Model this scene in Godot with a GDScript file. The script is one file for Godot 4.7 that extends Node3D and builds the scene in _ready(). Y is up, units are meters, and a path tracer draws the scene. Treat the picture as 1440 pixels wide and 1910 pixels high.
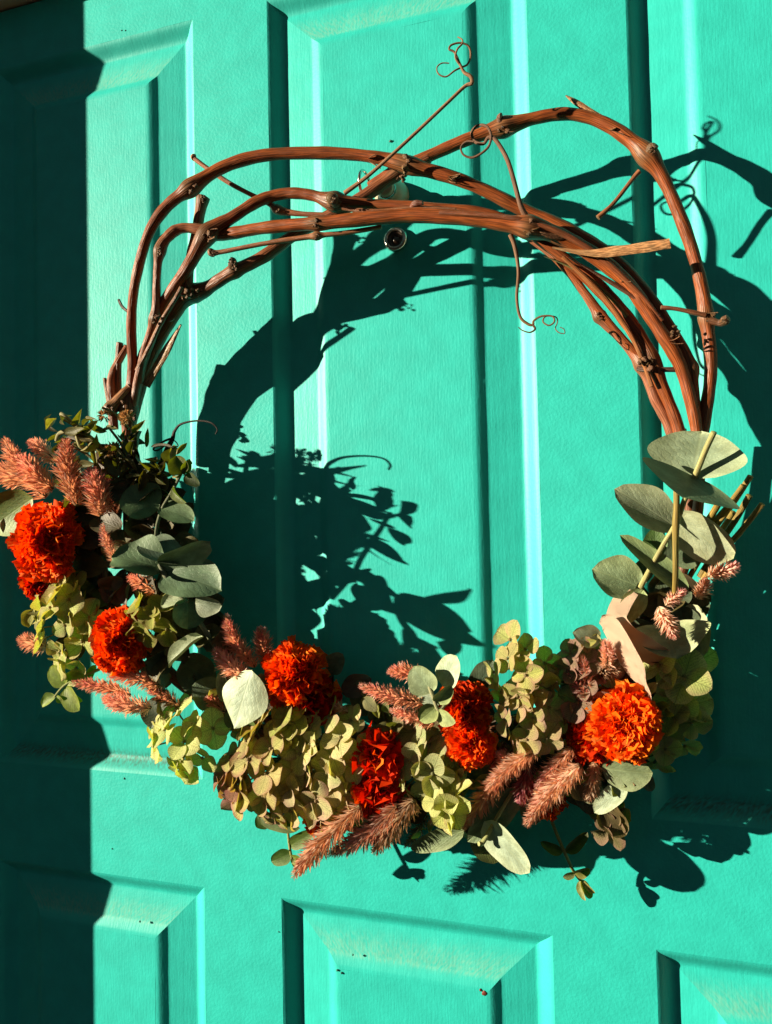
extends Node3D
# A dried flower wreath on a turquoise panelled door in low morning sun from the left.
# World: the door face is the plane z = 0, +z comes out of the door, metres.

const FOCAL := 1380.0
const EYE := Vector3(0.0, 1.5, 0.515)
var eye_basis: Basis
var rng := RandomNumberGenerator.new()
var M := {}
var wreath: Node3D

# ------------------------------------------------------------------ small mesh kit
class Shape:
	var v := PackedVector3Array()
	var n := PackedVector3Array()
	var uv := PackedVector2Array()
	var c := PackedColorArray()
	var idx := PackedInt32Array()
	# rows x cols points, smooth inside the grid; wrap joins the first and last column
	func grid(p: PackedVector3Array, rows: int, cols: int, colors: PackedColorArray, uvs: PackedVector2Array, wrap := false) -> void:
		var b := v.size()
		var nn := PackedVector3Array()
		nn.resize(p.size())
		for r in rows - 1:
			for k in cols - 1:
				var i := r * cols + k
				for t in [[i, i + 1, i + cols], [i + 1, i + cols + 1, i + cols]]:
					var a: int = t[0]
					var e: int = t[1]
					var d: int = t[2]
					var m := (p[d] - p[a]).cross(p[e] - p[a])
					nn[a] += m
					nn[e] += m
					nn[d] += m
					idx.append(b + a)
					idx.append(b + e)
					idx.append(b + d)
		if wrap:
			for r in rows:
				var s := nn[r * cols] + nn[r * cols + cols - 1]
				nn[r * cols] = s
				nn[r * cols + cols - 1] = s
		for i in p.size():
			nn[i] = nn[i].normalized() if nn[i].length() > 1e-14 else Vector3(0, 0, 1)
		v.append_array(p)
		n.append_array(nn)
		uv.append_array(uvs)
		c.append_array(colors)
	func mesh() -> ArrayMesh:
		var a := []
		a.resize(Mesh.ARRAY_MAX)
		a[Mesh.ARRAY_VERTEX] = v
		a[Mesh.ARRAY_NORMAL] = n
		a[Mesh.ARRAY_TEX_UV] = uv
		a[Mesh.ARRAY_COLOR] = c
		a[Mesh.ARRAY_INDEX] = idx
		var m := ArrayMesh.new()
		m.add_surface_from_arrays(Mesh.PRIMITIVE_TRIANGLES, a)
		return m

func numbered(parent: Node, called: String) -> String:
	if not parent.has_node(NodePath(called)):
		return called
	var i := 1
	while parent.has_node(NodePath("%s_%03d" % [called, i])):
		i += 1
	return "%s_%03d" % [called, i]

func put(parent: Node3D, called: String, where := Vector3.ZERO) -> Node3D:      # an empty node at a thing's or part's base
	var o := Node3D.new()
	o.name = numbered(parent, called)
	o.position = where
	parent.add_child(o, true)
	return o

func build(parent: Node3D, called: String, s: Shape, m: Material) -> MeshInstance3D:
	var o := MeshInstance3D.new()
	o.name = numbered(parent, called)
	o.mesh = s.mesh()
	o.material_override = m
	parent.add_child(o, true)
	return o

func origin(o: Node3D) -> Vector3:
	var p := Vector3.ZERO
	var k: Node = o
	while k != null and k != self and k is Node3D:
		p += (k as Node3D).position
		k = k.get_parent()
	return p

func at(x: float, y: float, mm: float) -> Vector3:      # measured on the photograph, mm in front of the door face
	var d := eye_basis * Vector3((x - 720.0) / FOCAL, -(y - 955.0) / FOCAL, -1.0)
	return EYE + d * ((EYE.z - mm * 0.001) / -d.z)

func bulge(x: float) -> float:                           # the flowers on the left stand further out from the door
	return 13.0 * clampf((420.0 - x) / 130.0, 0.0, 1.0)

func spot(x: float, y: float, mm: float) -> Vector3:
	return at(x, y, mm + bulge(x))

func unit(x: float, y: float, mm: float) -> float:      # metres that one photo pixel covers there
	return (at(x, y + 1.0, mm) - at(x, y, mm)).length()

func rnd(a: float, b: float) -> float:
	return rng.randf_range(a, b)

func jit(c: Color, s: float) -> Color:
	var k := 1.0 + rnd(-s, s)
	return Color(c.r * k * (1.0 + rnd(-s, s) * 0.4), c.g * k, c.b * k * (1.0 + rnd(-s, s) * 0.5))

func spline(p: Array, steps: int) -> Array:             # Catmull-Rom through arrays of numbers
	var out := []
	for i in p.size() - 1:
		var a: Array = p[max(i - 1, 0)]
		var b: Array = p[i]
		var c: Array = p[i + 1]
		var d: Array = p[min(i + 2, p.size() - 1)]
		for k in steps:
			var t := float(k) / steps
			var q := []
			for j in b.size():
				q.append(0.5 * (2.0 * b[j] + (c[j] - a[j]) * t + (2.0 * a[j] - 5.0 * b[j] + 4.0 * c[j] - d[j]) * t * t + (3.0 * b[j] - a[j] - 3.0 * c[j] + d[j]) * t * t * t))
			out.append(q)
	out.append(p[-1].duplicate())
	return out

func tube(s: Shape, pts: PackedVector3Array, rad: PackedFloat32Array, sides: int, col: Color, ridge := 0.0, cap_col := Color(0.3, 0.2, 0.12), colors: PackedColorArray = PackedColorArray()) -> void:
	var p := PackedVector3Array()
	var cs := PackedColorArray()
	var us := PackedVector2Array()
	var side := Vector3.ZERO
	var run := 0.0
	var ph := PackedFloat32Array()
	for k in sides:
		ph.append(rnd(-1, 1))
	for i in pts.size():
		var t := (pts[min(i + 1, pts.size() - 1)] - pts[max(i - 1, 0)]).normalized()
		if i == 0:
			side = t.cross(Vector3(0.3, 0.5, 0.8)).normalized()
		side = (side - t * side.dot(t)).normalized()
		var up := t.cross(side)
		if i > 0:
			run += (pts[i] - pts[i - 1]).length()
		for k in sides + 1:
			var a := TAU * k / sides
			var r := rad[i] * (1.0 + ridge * ph[k % sides] * (0.75 + 0.25 * sin(run * 90.0 + k)))
			p.append(pts[i] + (side * cos(a) + up * sin(a)) * r)
			cs.append(colors[i] if colors.size() > 0 else col)
			us.append(Vector2(float(k) / sides, run * 5.0))
	s.grid(p, pts.size(), sides + 1, cs, us, true)
	for e in [0, pts.size() - 1]:                        # cut ends, slightly domed
		var q := PackedVector3Array()
		var t2 := (pts[1] - pts[0]) if e == 0 else (pts[-2] - pts[-1])
		t2 = -t2.normalized() * rad[e] * 0.25
		var c2 := PackedColorArray()
		var u2 := PackedVector2Array()
		for ring in 3:
			for k in sides + 1:
				var rim := p[e * (sides + 1) + (k if e == 0 else sides - k)]
				q.append(rim.lerp(pts[e] + t2, [0.0, 0.55, 1.0][ring]) + (t2 * 0.3 if ring == 1 else Vector3.ZERO))
				c2.append(cap_col * (1.0 if ring == 0 else 1.25))
				u2.append(Vector2(0.5, 0.1 * ring))
		s.grid(q, 3, sides + 1, c2, u2)

func curve_of(p: Array, steps: int, off: Vector3) -> PackedVector3Array:
	var out := PackedVector3Array()
	for q in spline(p, steps):
		out.append(at(q[0], q[1], q[2]) - off)
	return out

# ------------------------------------------------------------------ materials
func tex(w: int, h: int, f: Callable, mips := true) -> ImageTexture:
	var im := Image.create(w, h, false, Image.FORMAT_RGB8)
	for y in h:
		for x in w:
			im.set_pixel(x, y, f.call(x, y))
	return ImageTexture.create_from_image(im)

func noise_image(w: int, h: int, freq: float, sd: int, octaves := 3, kind := FastNoiseLite.TYPE_SIMPLEX_SMOOTH) -> Image:
	var fn := FastNoiseLite.new()
	fn.seed = sd
	fn.noise_type = kind
	fn.frequency = freq
	fn.fractal_octaves = octaves
	return fn.get_seamless_image(w, h)

func mat(rough: float, spec := 0.5) -> StandardMaterial3D:
	var m := StandardMaterial3D.new()
	m.vertex_color_use_as_albedo = true
	m.roughness = rough
	m.metallic_specular = spec
	m.cull_mode = BaseMaterial3D.CULL_DISABLED
	return m

func relief(m: StandardMaterial3D, t: Texture2D, scale: float) -> void:
	m.heightmap_enabled = true
	m.heightmap_texture = t
	m.heightmap_scale = scale

func world_mapped(m: StandardMaterial3D, per_metre: float) -> void:
	m.uv1_triplanar = true
	m.uv1_world_triplanar = true
	m.uv1_scale = Vector3.ONE * per_metre

func make_materials() -> void:
	# paint: orange-peel lumps from the roller, brush streaks on the panels
	var peel := noise_image(1024, 1024, 0.030, 3, 3)
	var lump := noise_image(1024, 1024, 0.011, 9, 2)
	var streak := noise_image(1024, 128, 0.045, 5, 4)
	streak.resize(1024, 1024, Image.INTERPOLATE_CUBIC)
	var fine := noise_image(1024, 1024, 0.09, 15, 2)
	var peel_t := tex(1024, 1024, func(x, y):
		var h: float = peel.get_pixel(x, y).r * 0.62 + lump.get_pixel(x, y).r * 0.20 + streak.get_pixel(x, y).r * 0.08 + fine.get_pixel(x, y).r * 0.10
		return Color(h, h, h))
	var streak_t := tex(1024, 1024, func(x, y):
		var h: float = peel.get_pixel(x, y).r * 0.34 + lump.get_pixel(x, y).r * 0.16 + streak.get_pixel(x, y).r * 0.42 + fine.get_pixel(x, y).r * 0.08
		return Color(h, h, h))
	var cloudy := noise_image(512, 512, 0.008, 21, 4)
	var speck := noise_image(512, 512, 0.16, 22, 1)
	var tone := tex(512, 512, func(x, y):
		var k: float = 0.93 + 0.07 * cloudy.get_pixel(x, y).r
		var s: float = speck.get_pixel(x, y).r
		if s > 0.955: k *= 0.86
		return Color(k, k, k))
	for which in ["frame", "panel"]:
		var p := mat(0.5, 0.42)
		p.albedo_texture = tone
		world_mapped(p, 10.0)
		relief(p, peel_t if which == "frame" else streak_t, 0.017)
		M[which] = p
	# bark: long fibres along the stem
	var fib := noise_image(256, 64, 0.13, 31, 3)
	fib.resize(256, 512, Image.INTERPOLATE_CUBIC)
	var pit := noise_image(256, 512, 0.07, 33, 3)
	var bark_h := tex(256, 512, func(x, y):
		var h: float = fib.get_pixel(x, y).r * 0.8 + pit.get_pixel(x, y).r * 0.2
		return Color(h, h, h))
	var blotch := noise_image(256, 512, 0.016, 35, 3)
	var bark_c := tex(256, 512, func(x, y):
		var f: float = smoothstep(0.25, 0.75, fib.get_pixel(x, y).r)
		var b: float = blotch.get_pixel(x, y).r
		var k: float = 0.66 + 0.34 * f
		return Color(k, k * (0.92 + 0.08 * b), k * (0.88 + 0.12 * b)))
	var bark := mat(0.42, 0.36)
	bark.albedo_texture = bark_c
	relief(bark, bark_h, 0.034)
	M.bark = bark
	# veined sheets: hydrangea sepals and eucalyptus leaves
	var vein_n := noise_image(256, 256, 0.05, 41, 3)
	var vein := func(x, y) -> float:
		var u: float = abs(x / 255.0 - 0.5) * 2.0
		var w: float = y / 255.0
		var wob: float = (vein_n.get_pixel(x, y).r - 0.5) * 0.10
		var d: float = fposmod((w - u * 0.62 + wob) * 7.5, 1.0)
		var l: float = exp(-pow((d - 0.5) * 7.0, 2.0)) * smoothstep(0.0, 0.12, u) * (1.0 - u * 0.5)
		var d2: float = fposmod((w * 0.7 + u * 1.1 - wob * 2.0) * 12.0, 1.0)
		var l2: float = exp(-pow((d2 - 0.5) * 6.0, 2.0)) * 0.35
		return clampf(maxf(maxf(l, l2), exp(-u * u * 500.0)), 0.0, 1.0)
	var vein_h := tex(256, 256, func(x, y):
		var h: float = 0.2 + 0.5 * vein.call(x, y) + 0.3 * vein_n.get_pixel(x, y).r
		return Color(h, h, h))
	var vein_c := tex(256, 256, func(x, y):
		var k: float = 0.98 - 0.22 * vein.call(x, y) - 0.16 * vein_n.get_pixel(x, y).r
		return Color(k, k * 0.985, k * 0.96))
	var sepal := mat(0.66, 0.3)
	sepal.albedo_texture = vein_c
	relief(sepal, vein_h, 0.03)
	sepal.backlight_enabled = true
	sepal.backlight = Color(0.90, 0.92, 0.5)
	M.sepal = sepal
	var bloom := noise_image(256, 256, 0.012, 51, 5)
	var grit := noise_image(256, 256, 0.12, 52, 2)
	var leaf_c := tex(256, 256, func(x, y):
		var v: float = vein.call(x, y)
		var b: float = bloom.get_pixel(x, y).r
		var k: float = 0.88 + 0.12 * smoothstep(0.25, 0.75, b) - 0.10 * (1.0 - grit.get_pixel(x, y).r)
		if grit.get_pixel(255 - x, y).r > 0.90 and b < 0.45: return Color(k * 0.8, k * 0.66, k * 0.5)
		return Color(k * (0.96 + 0.05 * v), k * (0.97 + 0.03 * v), k * (0.93 + 0.05 * b)))
	var leaf := mat(0.56, 0.45)
	leaf.albedo_texture = leaf_c
	relief(leaf, vein_h, 0.022)
	leaf.backlight_enabled = true
	leaf.backlight = Color(0.22, 0.26, 0.10)
	M.leaf = leaf
	var young := mat(0.5, 0.4)
	young.albedo_texture = leaf_c
	relief(young, vein_h, 0.015)
	young.backlight_enabled = true
	young.backlight = Color(0.8, 0.85, 0.22)
	M.young = young
	var petal := mat(0.7, 0.25)
	petal.backlight_enabled = true
	petal.backlight = Color(0.95, 0.60, 0.2)
	M.petal = petal
	var bract := mat(0.6, 0.3)
	bract.backlight_enabled = true
	bract.backlight = Color(0.95, 0.78, 0.66)
	M.bract = bract
	var stem := mat(0.6, 0.35)
	stem.albedo_texture = bark_c
	relief(stem, bark_h, 0.02)
	M.stem = stem
	var weave := tex(128, 128, func(x, y):
		var h: float = 0.5 + 0.25 * sin(x * TAU / 8.0) * (1.0 if (y / 8) % 2 == 0 else -1.0) + 0.25 * sin(y * TAU / 8.0)
		return Color(h, h, h))
	var rib := mat(0.55, 0.4)
	relief(rib, weave, 0.05)
	rib.uv1_scale = Vector3(2, 6, 1)
	rib.backlight_enabled = true
	rib.backlight = Color(0.5, 0.38, 0.28)
	M.ribbon = rib
	var metal := mat(0.22)
	metal.metallic = 1.0
	M.metal = metal
	var clear := mat(0.3, 0.6)
	clear.metallic = 0.0
	M.clear = clear
	M.plain = mat(0.6, 0.4)

# ------------------------------------------------------------------ door
const PAINT := Color(0.026, 0.500, 0.440)

func rect_sheet(s: Shape, x0: float, x1: float, y0: float, y1: float, z: float, col: Color) -> void:
	var p := PackedVector3Array([Vector3(x0, y1, z), Vector3(x1, y1, z), Vector3(x0, y0, z), Vector3(x1, y0, z)])
	var cs := PackedColorArray([col, col, col, col])
	s.grid(p, 2, 2, cs, PackedVector2Array([Vector2(0, 0), Vector2(1, 0), Vector2(0, 1), Vector2(1, 1)]))

func slab(s: Shape, a: Vector3, b: Vector3, col: Color, ch := 0.0015) -> void:      # box with chamfered edges
	var c := (a + b) * 0.5
	var h := (b - a).abs() * 0.5
	for ax in 3:
		for sg in [-1.0, 1.0]:
			var u := (ax + 1) % 3
			var w := (ax + 2) % 3
			var p := PackedVector3Array()
			var rows := [-1.0, -1.0, 1.0, 1.0]
			for i in 4:
				for j in 4:
					var q := Vector3.ZERO
					var iu: float = rows[i] * (h[u] - (0.0 if i == 0 or i == 3 else ch))
					var jw: float = rows[j] * sg * (h[w] - (0.0 if j == 0 or j == 3 else ch))
					q[u] = iu
					q[w] = jw
					q[ax] = sg * (h[ax] - (ch * 0.5 if (i == 0 or i == 3 or j == 0 or j == 3) else 0.0))
					p.append(c + q)
			var cs := PackedColorArray()
			cs.resize(16)
			cs.fill(col)
			var us := PackedVector2Array()
			us.resize(16)
			s.grid(p, 4, 4, cs, us)

func door_panel(door: Node3D, x0: float, x1: float, y0: float, y1: float, sd: int) -> void:
	# raised panel: ovolo step down, long bevel up, small fillet, flat field
	var prof := []
	for i in 9:
		var t := float(i) / 8.0
		prof.append([0.0115 * t, -0.0075 * (t * t * (3.0 - 2.0 * t) * 0.75 + t * 0.25)])
	for q in [[0.0125, -0.0076], [0.0138, -0.0074], [0.0158, -0.0071], [0.0178, -0.0068], [0.0198, -0.0065], [0.0218, -0.0063], [0.0238, -0.0060], [0.0258, -0.0057], [0.0278, -0.0055], [0.0298, -0.0052], [0.0318, -0.0049], [0.0334, -0.0047], [0.0350, -0.0045], [0.0366, -0.0041], [0.0385, -0.0030], [0.0405, -0.0019], [0.0425, -0.0010], [0.0440, -0.0007], [0.0460, -0.0006]]:
		prof.append(q)
	var fn := FastNoiseLite.new()
	fn.seed = sd
	fn.frequency = 60.0
	fn.fractal_octaves = 4
	var s := Shape.new()
	var dust := Color(0.20, 0.50, 0.38)
	var grime := Color(0.045, 0.13, 0.095)
	for e in 4:                                          # top, right, bottom, left
		var p := PackedVector3Array()
		var cs := PackedColorArray()
		var us := PackedVector2Array()
		var cols := 200 if e % 2 == 0 else 40
		for q in prof:
			var o: float = q[0]
			for k in cols:
				var t := float(k) / (cols - 1)
				var pt := Vector3.ZERO
				match e:
					0: pt = Vector3(lerpf(x0 + o, x1 - o, t), y1 - o, q[1])
					1: pt = Vector3(x1 - o, lerpf(y1 - o, y0 + o, t), q[1])
					2: pt = Vector3(lerpf(x1 - o, x0 + o, t), y0 + o, q[1])
					3: pt = Vector3(x0 + o, lerpf(y0 + o, y1 - o, t), q[1])
				pt.z += fn.get_noise_2d(pt.x * 0.3, pt.y * 0.3) * 0.00025
				var col := PAINT
				var nz := fn.get_noise_2d(pt.x * 7.0, pt.y * 7.0)
				if e == 0:                               # dust lies on the sloping ledge below the step
					var lay := smoothstep(0.014, 0.034, o) * (1.0 - smoothstep(0.036, 0.0395, o))
					col = col.lerp(dust, clampf(lay * (0.36 + nz * 0.7), 0.0, 0.6))
				if e == 2:                               # grime in the bottom groove
					var lay2 := exp(-pow((o - 0.0095) / 0.0055, 2.0))
					col = col.lerp(grime, clampf(lay2 * (0.55 + nz * 1.2), 0.0, 0.85))
				p.append(pt)
				cs.append(col)
				us.append(Vector2(t, o))
		s.grid(p, prof.size(), cols, cs, us)
	var f := 0.0460
	rect_sheet(s, x0 + f, x1 - f, y0 + f, y1 - f, -0.0006, PAINT)
	build(door, "panel", s, M.panel)

func make_door() -> void:
	var door := put(self, "panelled_door", Vector3(-0.148, -0.18, 0))
	door.set_meta("label", "turquoise painted door with raised rectangular panels behind the wreath")
	door.set_meta("category", "door")
	var ox := 0.148
	var oy := 1.68
	var xs := [-0.622, -0.5155, -0.3155, -0.2497, -0.0497, 0.0157, 0.2157, 0.326]
	var ys := [0.4722, 0.4205, -0.1880, -0.2710, -0.82, -0.90, -1.45, -1.67]
	var s := Shape.new()
	for i in 7:
		for j in 7:
			if i % 2 == 1 and j % 2 == 1:
				continue
			rect_sheet(s, xs[i] + ox, xs[i + 1] + ox, ys[j + 1] + oy, ys[j] + oy, 0.0, PAINT)
	build(door, "stiles_and_rails", s, M.frame)
	var back := Shape.new()
	slab(back, Vector3(xs[0] + ox, ys[7] + oy, -0.044), Vector3(xs[7] + ox, ys[0] + oy, -0.010), PAINT)
	build(door, "door_core", back, M.frame)
	for i in 3:
		for j in 3:
			door_panel(door, xs[i * 2 + 1] + ox, xs[i * 2 + 2] + ox, ys[j * 2 + 2] + oy, ys[j * 2 + 1] + oy, 70 + i * 3 + j)
	# chipped spots showing rust on the lower middle panel, paint runs and dents
	for q in [[903, 1853, 8, 0], [896, 1847, 4, 0], [629, 1810, 4, 1], [637, 1815, 3, 1], [658, 1781, 3, 1], [520, 1738, 3, 1], [227, 57, 2, 1], [234, 57, 2, 1], [232, 1452, 3, 1], [209, 1583, 2, 1], [728, 263, 5, 1], [261, 1719, 4, 1]]:
		var ch := Shape.new()
		var mp := at(q[0], q[1], 0.0) - door.position
		var r: float = q[2] * 0.55 * unit(q[0], q[1], 0)
		var fi := Vector2(mp.x, mp.y)
		var lift := -0.0002 + 0.0009
		if q[3] == 0: lift = 0.0004
		blob(ch, Vector3(fi.x, fi.y, lift - 0.0008), Vector3(r, r * rnd(0.7, 1.3), 0.0007), Color(0.16, 0.035, 0.02) if q[3] == 0 else Color(0.02, 0.12, 0.09), 10, 7, 0.35)
		build(door, "paint_chip", ch, M.plain)
	# spyhole
	var c := at(739, 448, 0) - door.position
	var eye := put(door, "spyhole", Vector3(c.x, c.y, 0.0))
	var ring := Shape.new()
	lathe(ring, Vector3.ZERO, [[0.0088, 0.0], [0.0090, 0.0016], [0.0086, 0.0030], [0.0076, 0.0040], [0.0064, 0.0040], [0.0058, 0.0033], [0.0053, 0.0016]], 40, Color(0.62, 0.60, 0.54))
	build(eye, "ring", ring, M.metal)
	var inner := Shape.new()
	lathe(inner, Vector3.ZERO, [[0.0053, 0.0016], [0.0046, 0.0024], [0.0040, 0.0010], [0.0034, 0.0004], [0.0030, 0.0012], [0.0016, 0.0020], [0.0001, 0.0022]], 32, Color(0.05, 0.03, 0.02))
	var im := mat(0.15, 0.7)
	build(eye, "lens", inner, im)

func blob(s: Shape, c: Vector3, r: Vector3, col: Color, nu := 12, nv := 8, rough := 0.0) -> void:
	var p := PackedVector3Array()
	var cs := PackedColorArray()
	var us := PackedVector2Array()
	var ph := rnd(0, 6.0)
	for i in nv + 1:
		var a := PI * i / nv
		for k in nu + 1:
			var b := TAU * (k % nu) / nu
			var w := 1.0 + rough * 0.5 * (sin(b * 2.0 + ph + i) + sin(b * 3.0 - ph * 2.0 - i * 0.7))
			p.append(c + Vector3(cos(b) * sin(a) * r.x * w, cos(a) * r.y * w, sin(b) * sin(a) * r.z * w))
			cs.append(col)
			us.append(Vector2(float(k) / nu, float(i) / nv))
	s.grid(p, nv + 1, nu + 1, cs, us, true)

func lathe(s: Shape, c: Vector3, prof: Array, sides: int, col: Color) -> void:      # round the z axis
	var p := PackedVector3Array()
	var cs := PackedColorArray()
	var us := PackedVector2Array()
	for q in prof:
		for k in sides + 1:
			var a := TAU * k / sides
			p.append(c + Vector3(cos(a) * q[0], -sin(a) * q[0], q[1]))
			cs.append(col)
			us.append(Vector2(float(k) / sides, q[1] * 100.0))
	s.grid(p, prof.size(), sides + 1, cs, us, true)

func make_frame() -> void:
	var fr := put(self, "door_frame", Vector3(-0.148, -0.18, 0))
	fr.set_meta("label", "beige door frame, its head showing in the top left corner above the door")
	fr.set_meta("category", "door frame")
	var beige := Color(0.58, 0.46, 0.33)
	var head := Shape.new()
	slab(head, Vector3(-0.474, 2.1545, -0.05), Vector3(0.60, 2.26, 0.032), beige, 0.002)
	build(fr, "head", head, M.plain)
	var j1 := Shape.new()
	slab(j1, Vector3(-0.60, 0.0, -0.05), Vector3(-0.476, 2.50, 0.1085), beige, 0.002)
	build(fr, "jamb", j1, M.plain)
	var j2 := Shape.new()
	slab(j2, Vector3(0.476, 0.0, -0.05), Vector3(0.56, 2.1535, 0.032), beige, 0.002)
	build(fr, "jamb", j2, M.plain)

# ------------------------------------------------------------------ vines
const BARK := Color(0.285, 0.078, 0.020)

func vine(p: Array, col := BARK, knots: Array = [], called := "vine") -> void:      # rows of x, y, mm, radius in photo pixels
	var pts := PackedVector3Array()
	var rad := PackedFloat32Array()
	var cs := PackedColorArray()
	var off := wreath.position
	var rows := spline(p, 14)
	var ph := rnd(0, 9)
	for q in rows:
		var u := unit(q[0], q[1], q[2])
		var r: float = q[3] * (0.84 if q[3] > 8.0 else 0.95)
		var woody := 0.0
		for k in knots:
			var d2: float = (q[0] - k[0]) * (q[0] - k[0]) + (q[1] - k[1]) * (q[1] - k[1])
			var g := exp(-d2 / (k[2] * k[2]))
			r += g * k[3]
			woody = maxf(woody, g)
		r *= 1.0 + 0.035 * sin(pts.size() * 0.31 + ph) + 0.02 * sin(pts.size() * 0.83 + ph * 2.0)
		pts.append(at(q[0] + 0.9 * sin(pts.size() * 0.2 + ph), q[1] + 0.9 * cos(pts.size() * 0.17 + ph), q[2]) - off)
		rad.append(r * u)
		cs.append(col.lerp(Color(0.17, 0.105, 0.05), woody * 0.75) * (1.0 + 0.12 * sin(pts.size() * 0.11 + ph)))
	var s := Shape.new()
	tube(s, pts, rad, 22, col, 0.03, Color(0.26, 0.17, 0.09), cs)
	for k in knots:                                      # lumpy bud scars at the joints
		for i in 8:
			var lump_p := at(k[0] + rnd(-0.6, 0.6) * k[2], k[1] + rnd(-0.6, 0.6) * k[2], k[4] + rnd(1.0, 4.0)) - off
			var lr: float = unit(k[0], k[1], k[4]) * rnd(0.10, 0.26) * k[2]
			blob(s, lump_p, Vector3(lr, lr * rnd(0.6, 1.1), lr * 0.8), jit(Color(0.22, 0.12, 0.055), 0.3), 10, 7, 0.5)
	build(wreath, called, s, M.bark)

func tendril(p: Array, col: Color) -> void:
	var s := Shape.new()
	var rows := spline(p, 9)
	var pts := PackedVector3Array()
	var rad := PackedFloat32Array()
	for q in rows:
		pts.append(at(q[0], q[1], q[2]) - wreath.position)
		rad.append(q[3] * unit(q[0], q[1], q[2]) * lerpf(1.0, 0.5, float(rad.size()) / rows.size()))
	tube(s, pts, rad, 10, col, 0.08, col)
	build(wreath, "tendril", s, M.stem)

func sliver(p: Array, w: float, col: Color, called := "bark_strip") -> void:      # flat strip of torn bark or wood: x, y, mm
	var s := Shape.new()
	var rows := spline(p, 8)
	for face in 2:
		var q := PackedVector3Array()
		var cs := PackedColorArray()
		var us := PackedVector2Array()
		for i in rows.size():
			var r: Array = rows[i]
			var t := float(i) / (rows.size() - 1)
			var nx: Array = rows[min(i + 1, rows.size() - 1)]
			var pv: Array = rows[max(i - 1, 0)]
			var d := Vector2(nx[0] - pv[0], nx[1] - pv[1]).normalized()
			var hw: float = w * 0.5 * (0.22 + 0.78 * smoothstep(0.0, 0.45, t)) * (1.0 + 0.04 * sin(i * 0.6))
			for k in 5:
				var e := (k - 2) / 2.0
				var th := (1.2 if face == 0 else -1.2) * (1.0 - e * e)
				q.append(at(r[0] - d.y * hw * e, r[1] + d.x * hw * e, r[2] + th) - wreath.position)
				cs.append(col * (1.0 + 0.10 * sin(k * 2.3)))
				us.append(Vector2(k * 0.06, t))
		s.grid(q, rows.size(), 5, cs, us)
	build(wreath, called, s, M.bark)

# ------------------------------------------------------------------ leaves and flowers
func sheet(s: Shape, base: Vector3, tip: Vector3, width: float, roll: float, cup: float, bend: float, wave: float, c_mid: Color, c_edge: Color, blunt := 0.5, rows := 12, cols := 9) -> void:
	var ax := tip - base
	var n := Vector3(0, 0, 1)
	n = n - ax.normalized() * n.dot(ax.normalized())
	n = n.normalized() if n.length() > 0.05 else Vector3(0, 1, 0).cross(ax).normalized()
	sheet_n(s, base, tip, width, n.rotated(ax.normalized(), deg_to_rad(roll)), cup, bend, wave, c_mid, c_edge, blunt, rows, cols)

func sheet_n(s: Shape, base: Vector3, tip: Vector3, width: float, n: Vector3, cup: float, bend: float, wave: float, c_mid: Color, c_edge: Color, blunt := 0.5, rows := 12, cols := 9) -> void:
	var ax := tip - base
	var ln := ax.length()
	n = (n - ax * (n.dot(ax) / (ln * ln))).normalized()
	var side := ax.normalized().cross(n)
	var p := PackedVector3Array()
	var cs := PackedColorArray()
	var us := PackedVector2Array()
	var ph := rnd(0, TAU)
	for i in rows:
		var t := float(i) / (rows - 1)
		var w := pow(maxf(sin(PI * pow(t, 0.86)), 0.0), blunt) * 0.5 * width
		w *= 1.0 + 0.05 * sin(t * 9.0 + ph)
		for k in cols:
			var e := 2.0 * k / (cols - 1) - 1.0
			var up := cup * e * e * w * 2.0 + bend * ln * (t * (1.0 - t)) * 2.0
			up += wave * width * (absf(e)) * sin(t * 7.0 + ph + (1.5 if e > 0 else 0.0)) * 0.5
			up -= 0.012 * width * exp(-e * e * 60.0)
			p.append(base + ax * t + side * (e * w) + n * up)
			var m := pow(maxf(absf(e), pow(absf(2.0 * t - 1.0), 3.0)), 1.6)
			cs.append(c_mid.lerp(c_edge, m))
			us.append(Vector2(0.5 + 0.5 * e * (w / (0.5 * width + 1e-6)), t))
	s.grid(p, rows, cols, cs, us)

const SILVER := Color(0.225, 0.290, 0.205)
const PALE := Color(0.37, 0.46, 0.33)
const DEEP := Color(0.105, 0.155, 0.095)
const LIME := Color(0.30, 0.38, 0.075)

# a leaf: base x, y, mm, tip x, y, mm, width px, roll of its face, cup, bend, wave
func leaf(o: Node3D, q: Array, col: Color, m: Material, called := "leaf", mass: Shape = null) -> void:
	var s := Shape.new() if mass == null else mass
	var off := origin(o)
	var w: float = q[6] * unit(q[0], q[1], q[2])
	var c := jit(col * (1.0 if m == M.young else 1.18), 0.10)
	var pa := spot(q[0], q[1], q[2]) - off
	var pb := spot(q[3], q[4], q[5]) - off
	var axis := (pb - pa).normalized()
	var face := (Vector3(0, 0, 1) - axis * axis.z).normalized()
	var turn: float = absf(q[7])                         # a negative roll turns the face to the sun, a positive one away
	var sunward := Vector3(-0.86, 0.20, 0.45)
	if (face.rotated(axis, deg_to_rad(turn)).dot(sunward) > face.rotated(axis, -deg_to_rad(turn)).dot(sunward)) == (q[7] > 0.0):
		turn = -turn
	sheet(s, pa, pb, w, turn, q[8] if q.size() > 8 else 0.1, q[9] if q.size() > 9 else 0.05, q[10] if q.size() > 10 else 0.03, c, c.lerp(Color(c.r * 1.6, c.g * 1.4, c.b * 1.2), 0.6), q[11] if q.size() > 11 else 0.52, 16, 11)
	if mass == null:
		build(o, called, s, m)

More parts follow.
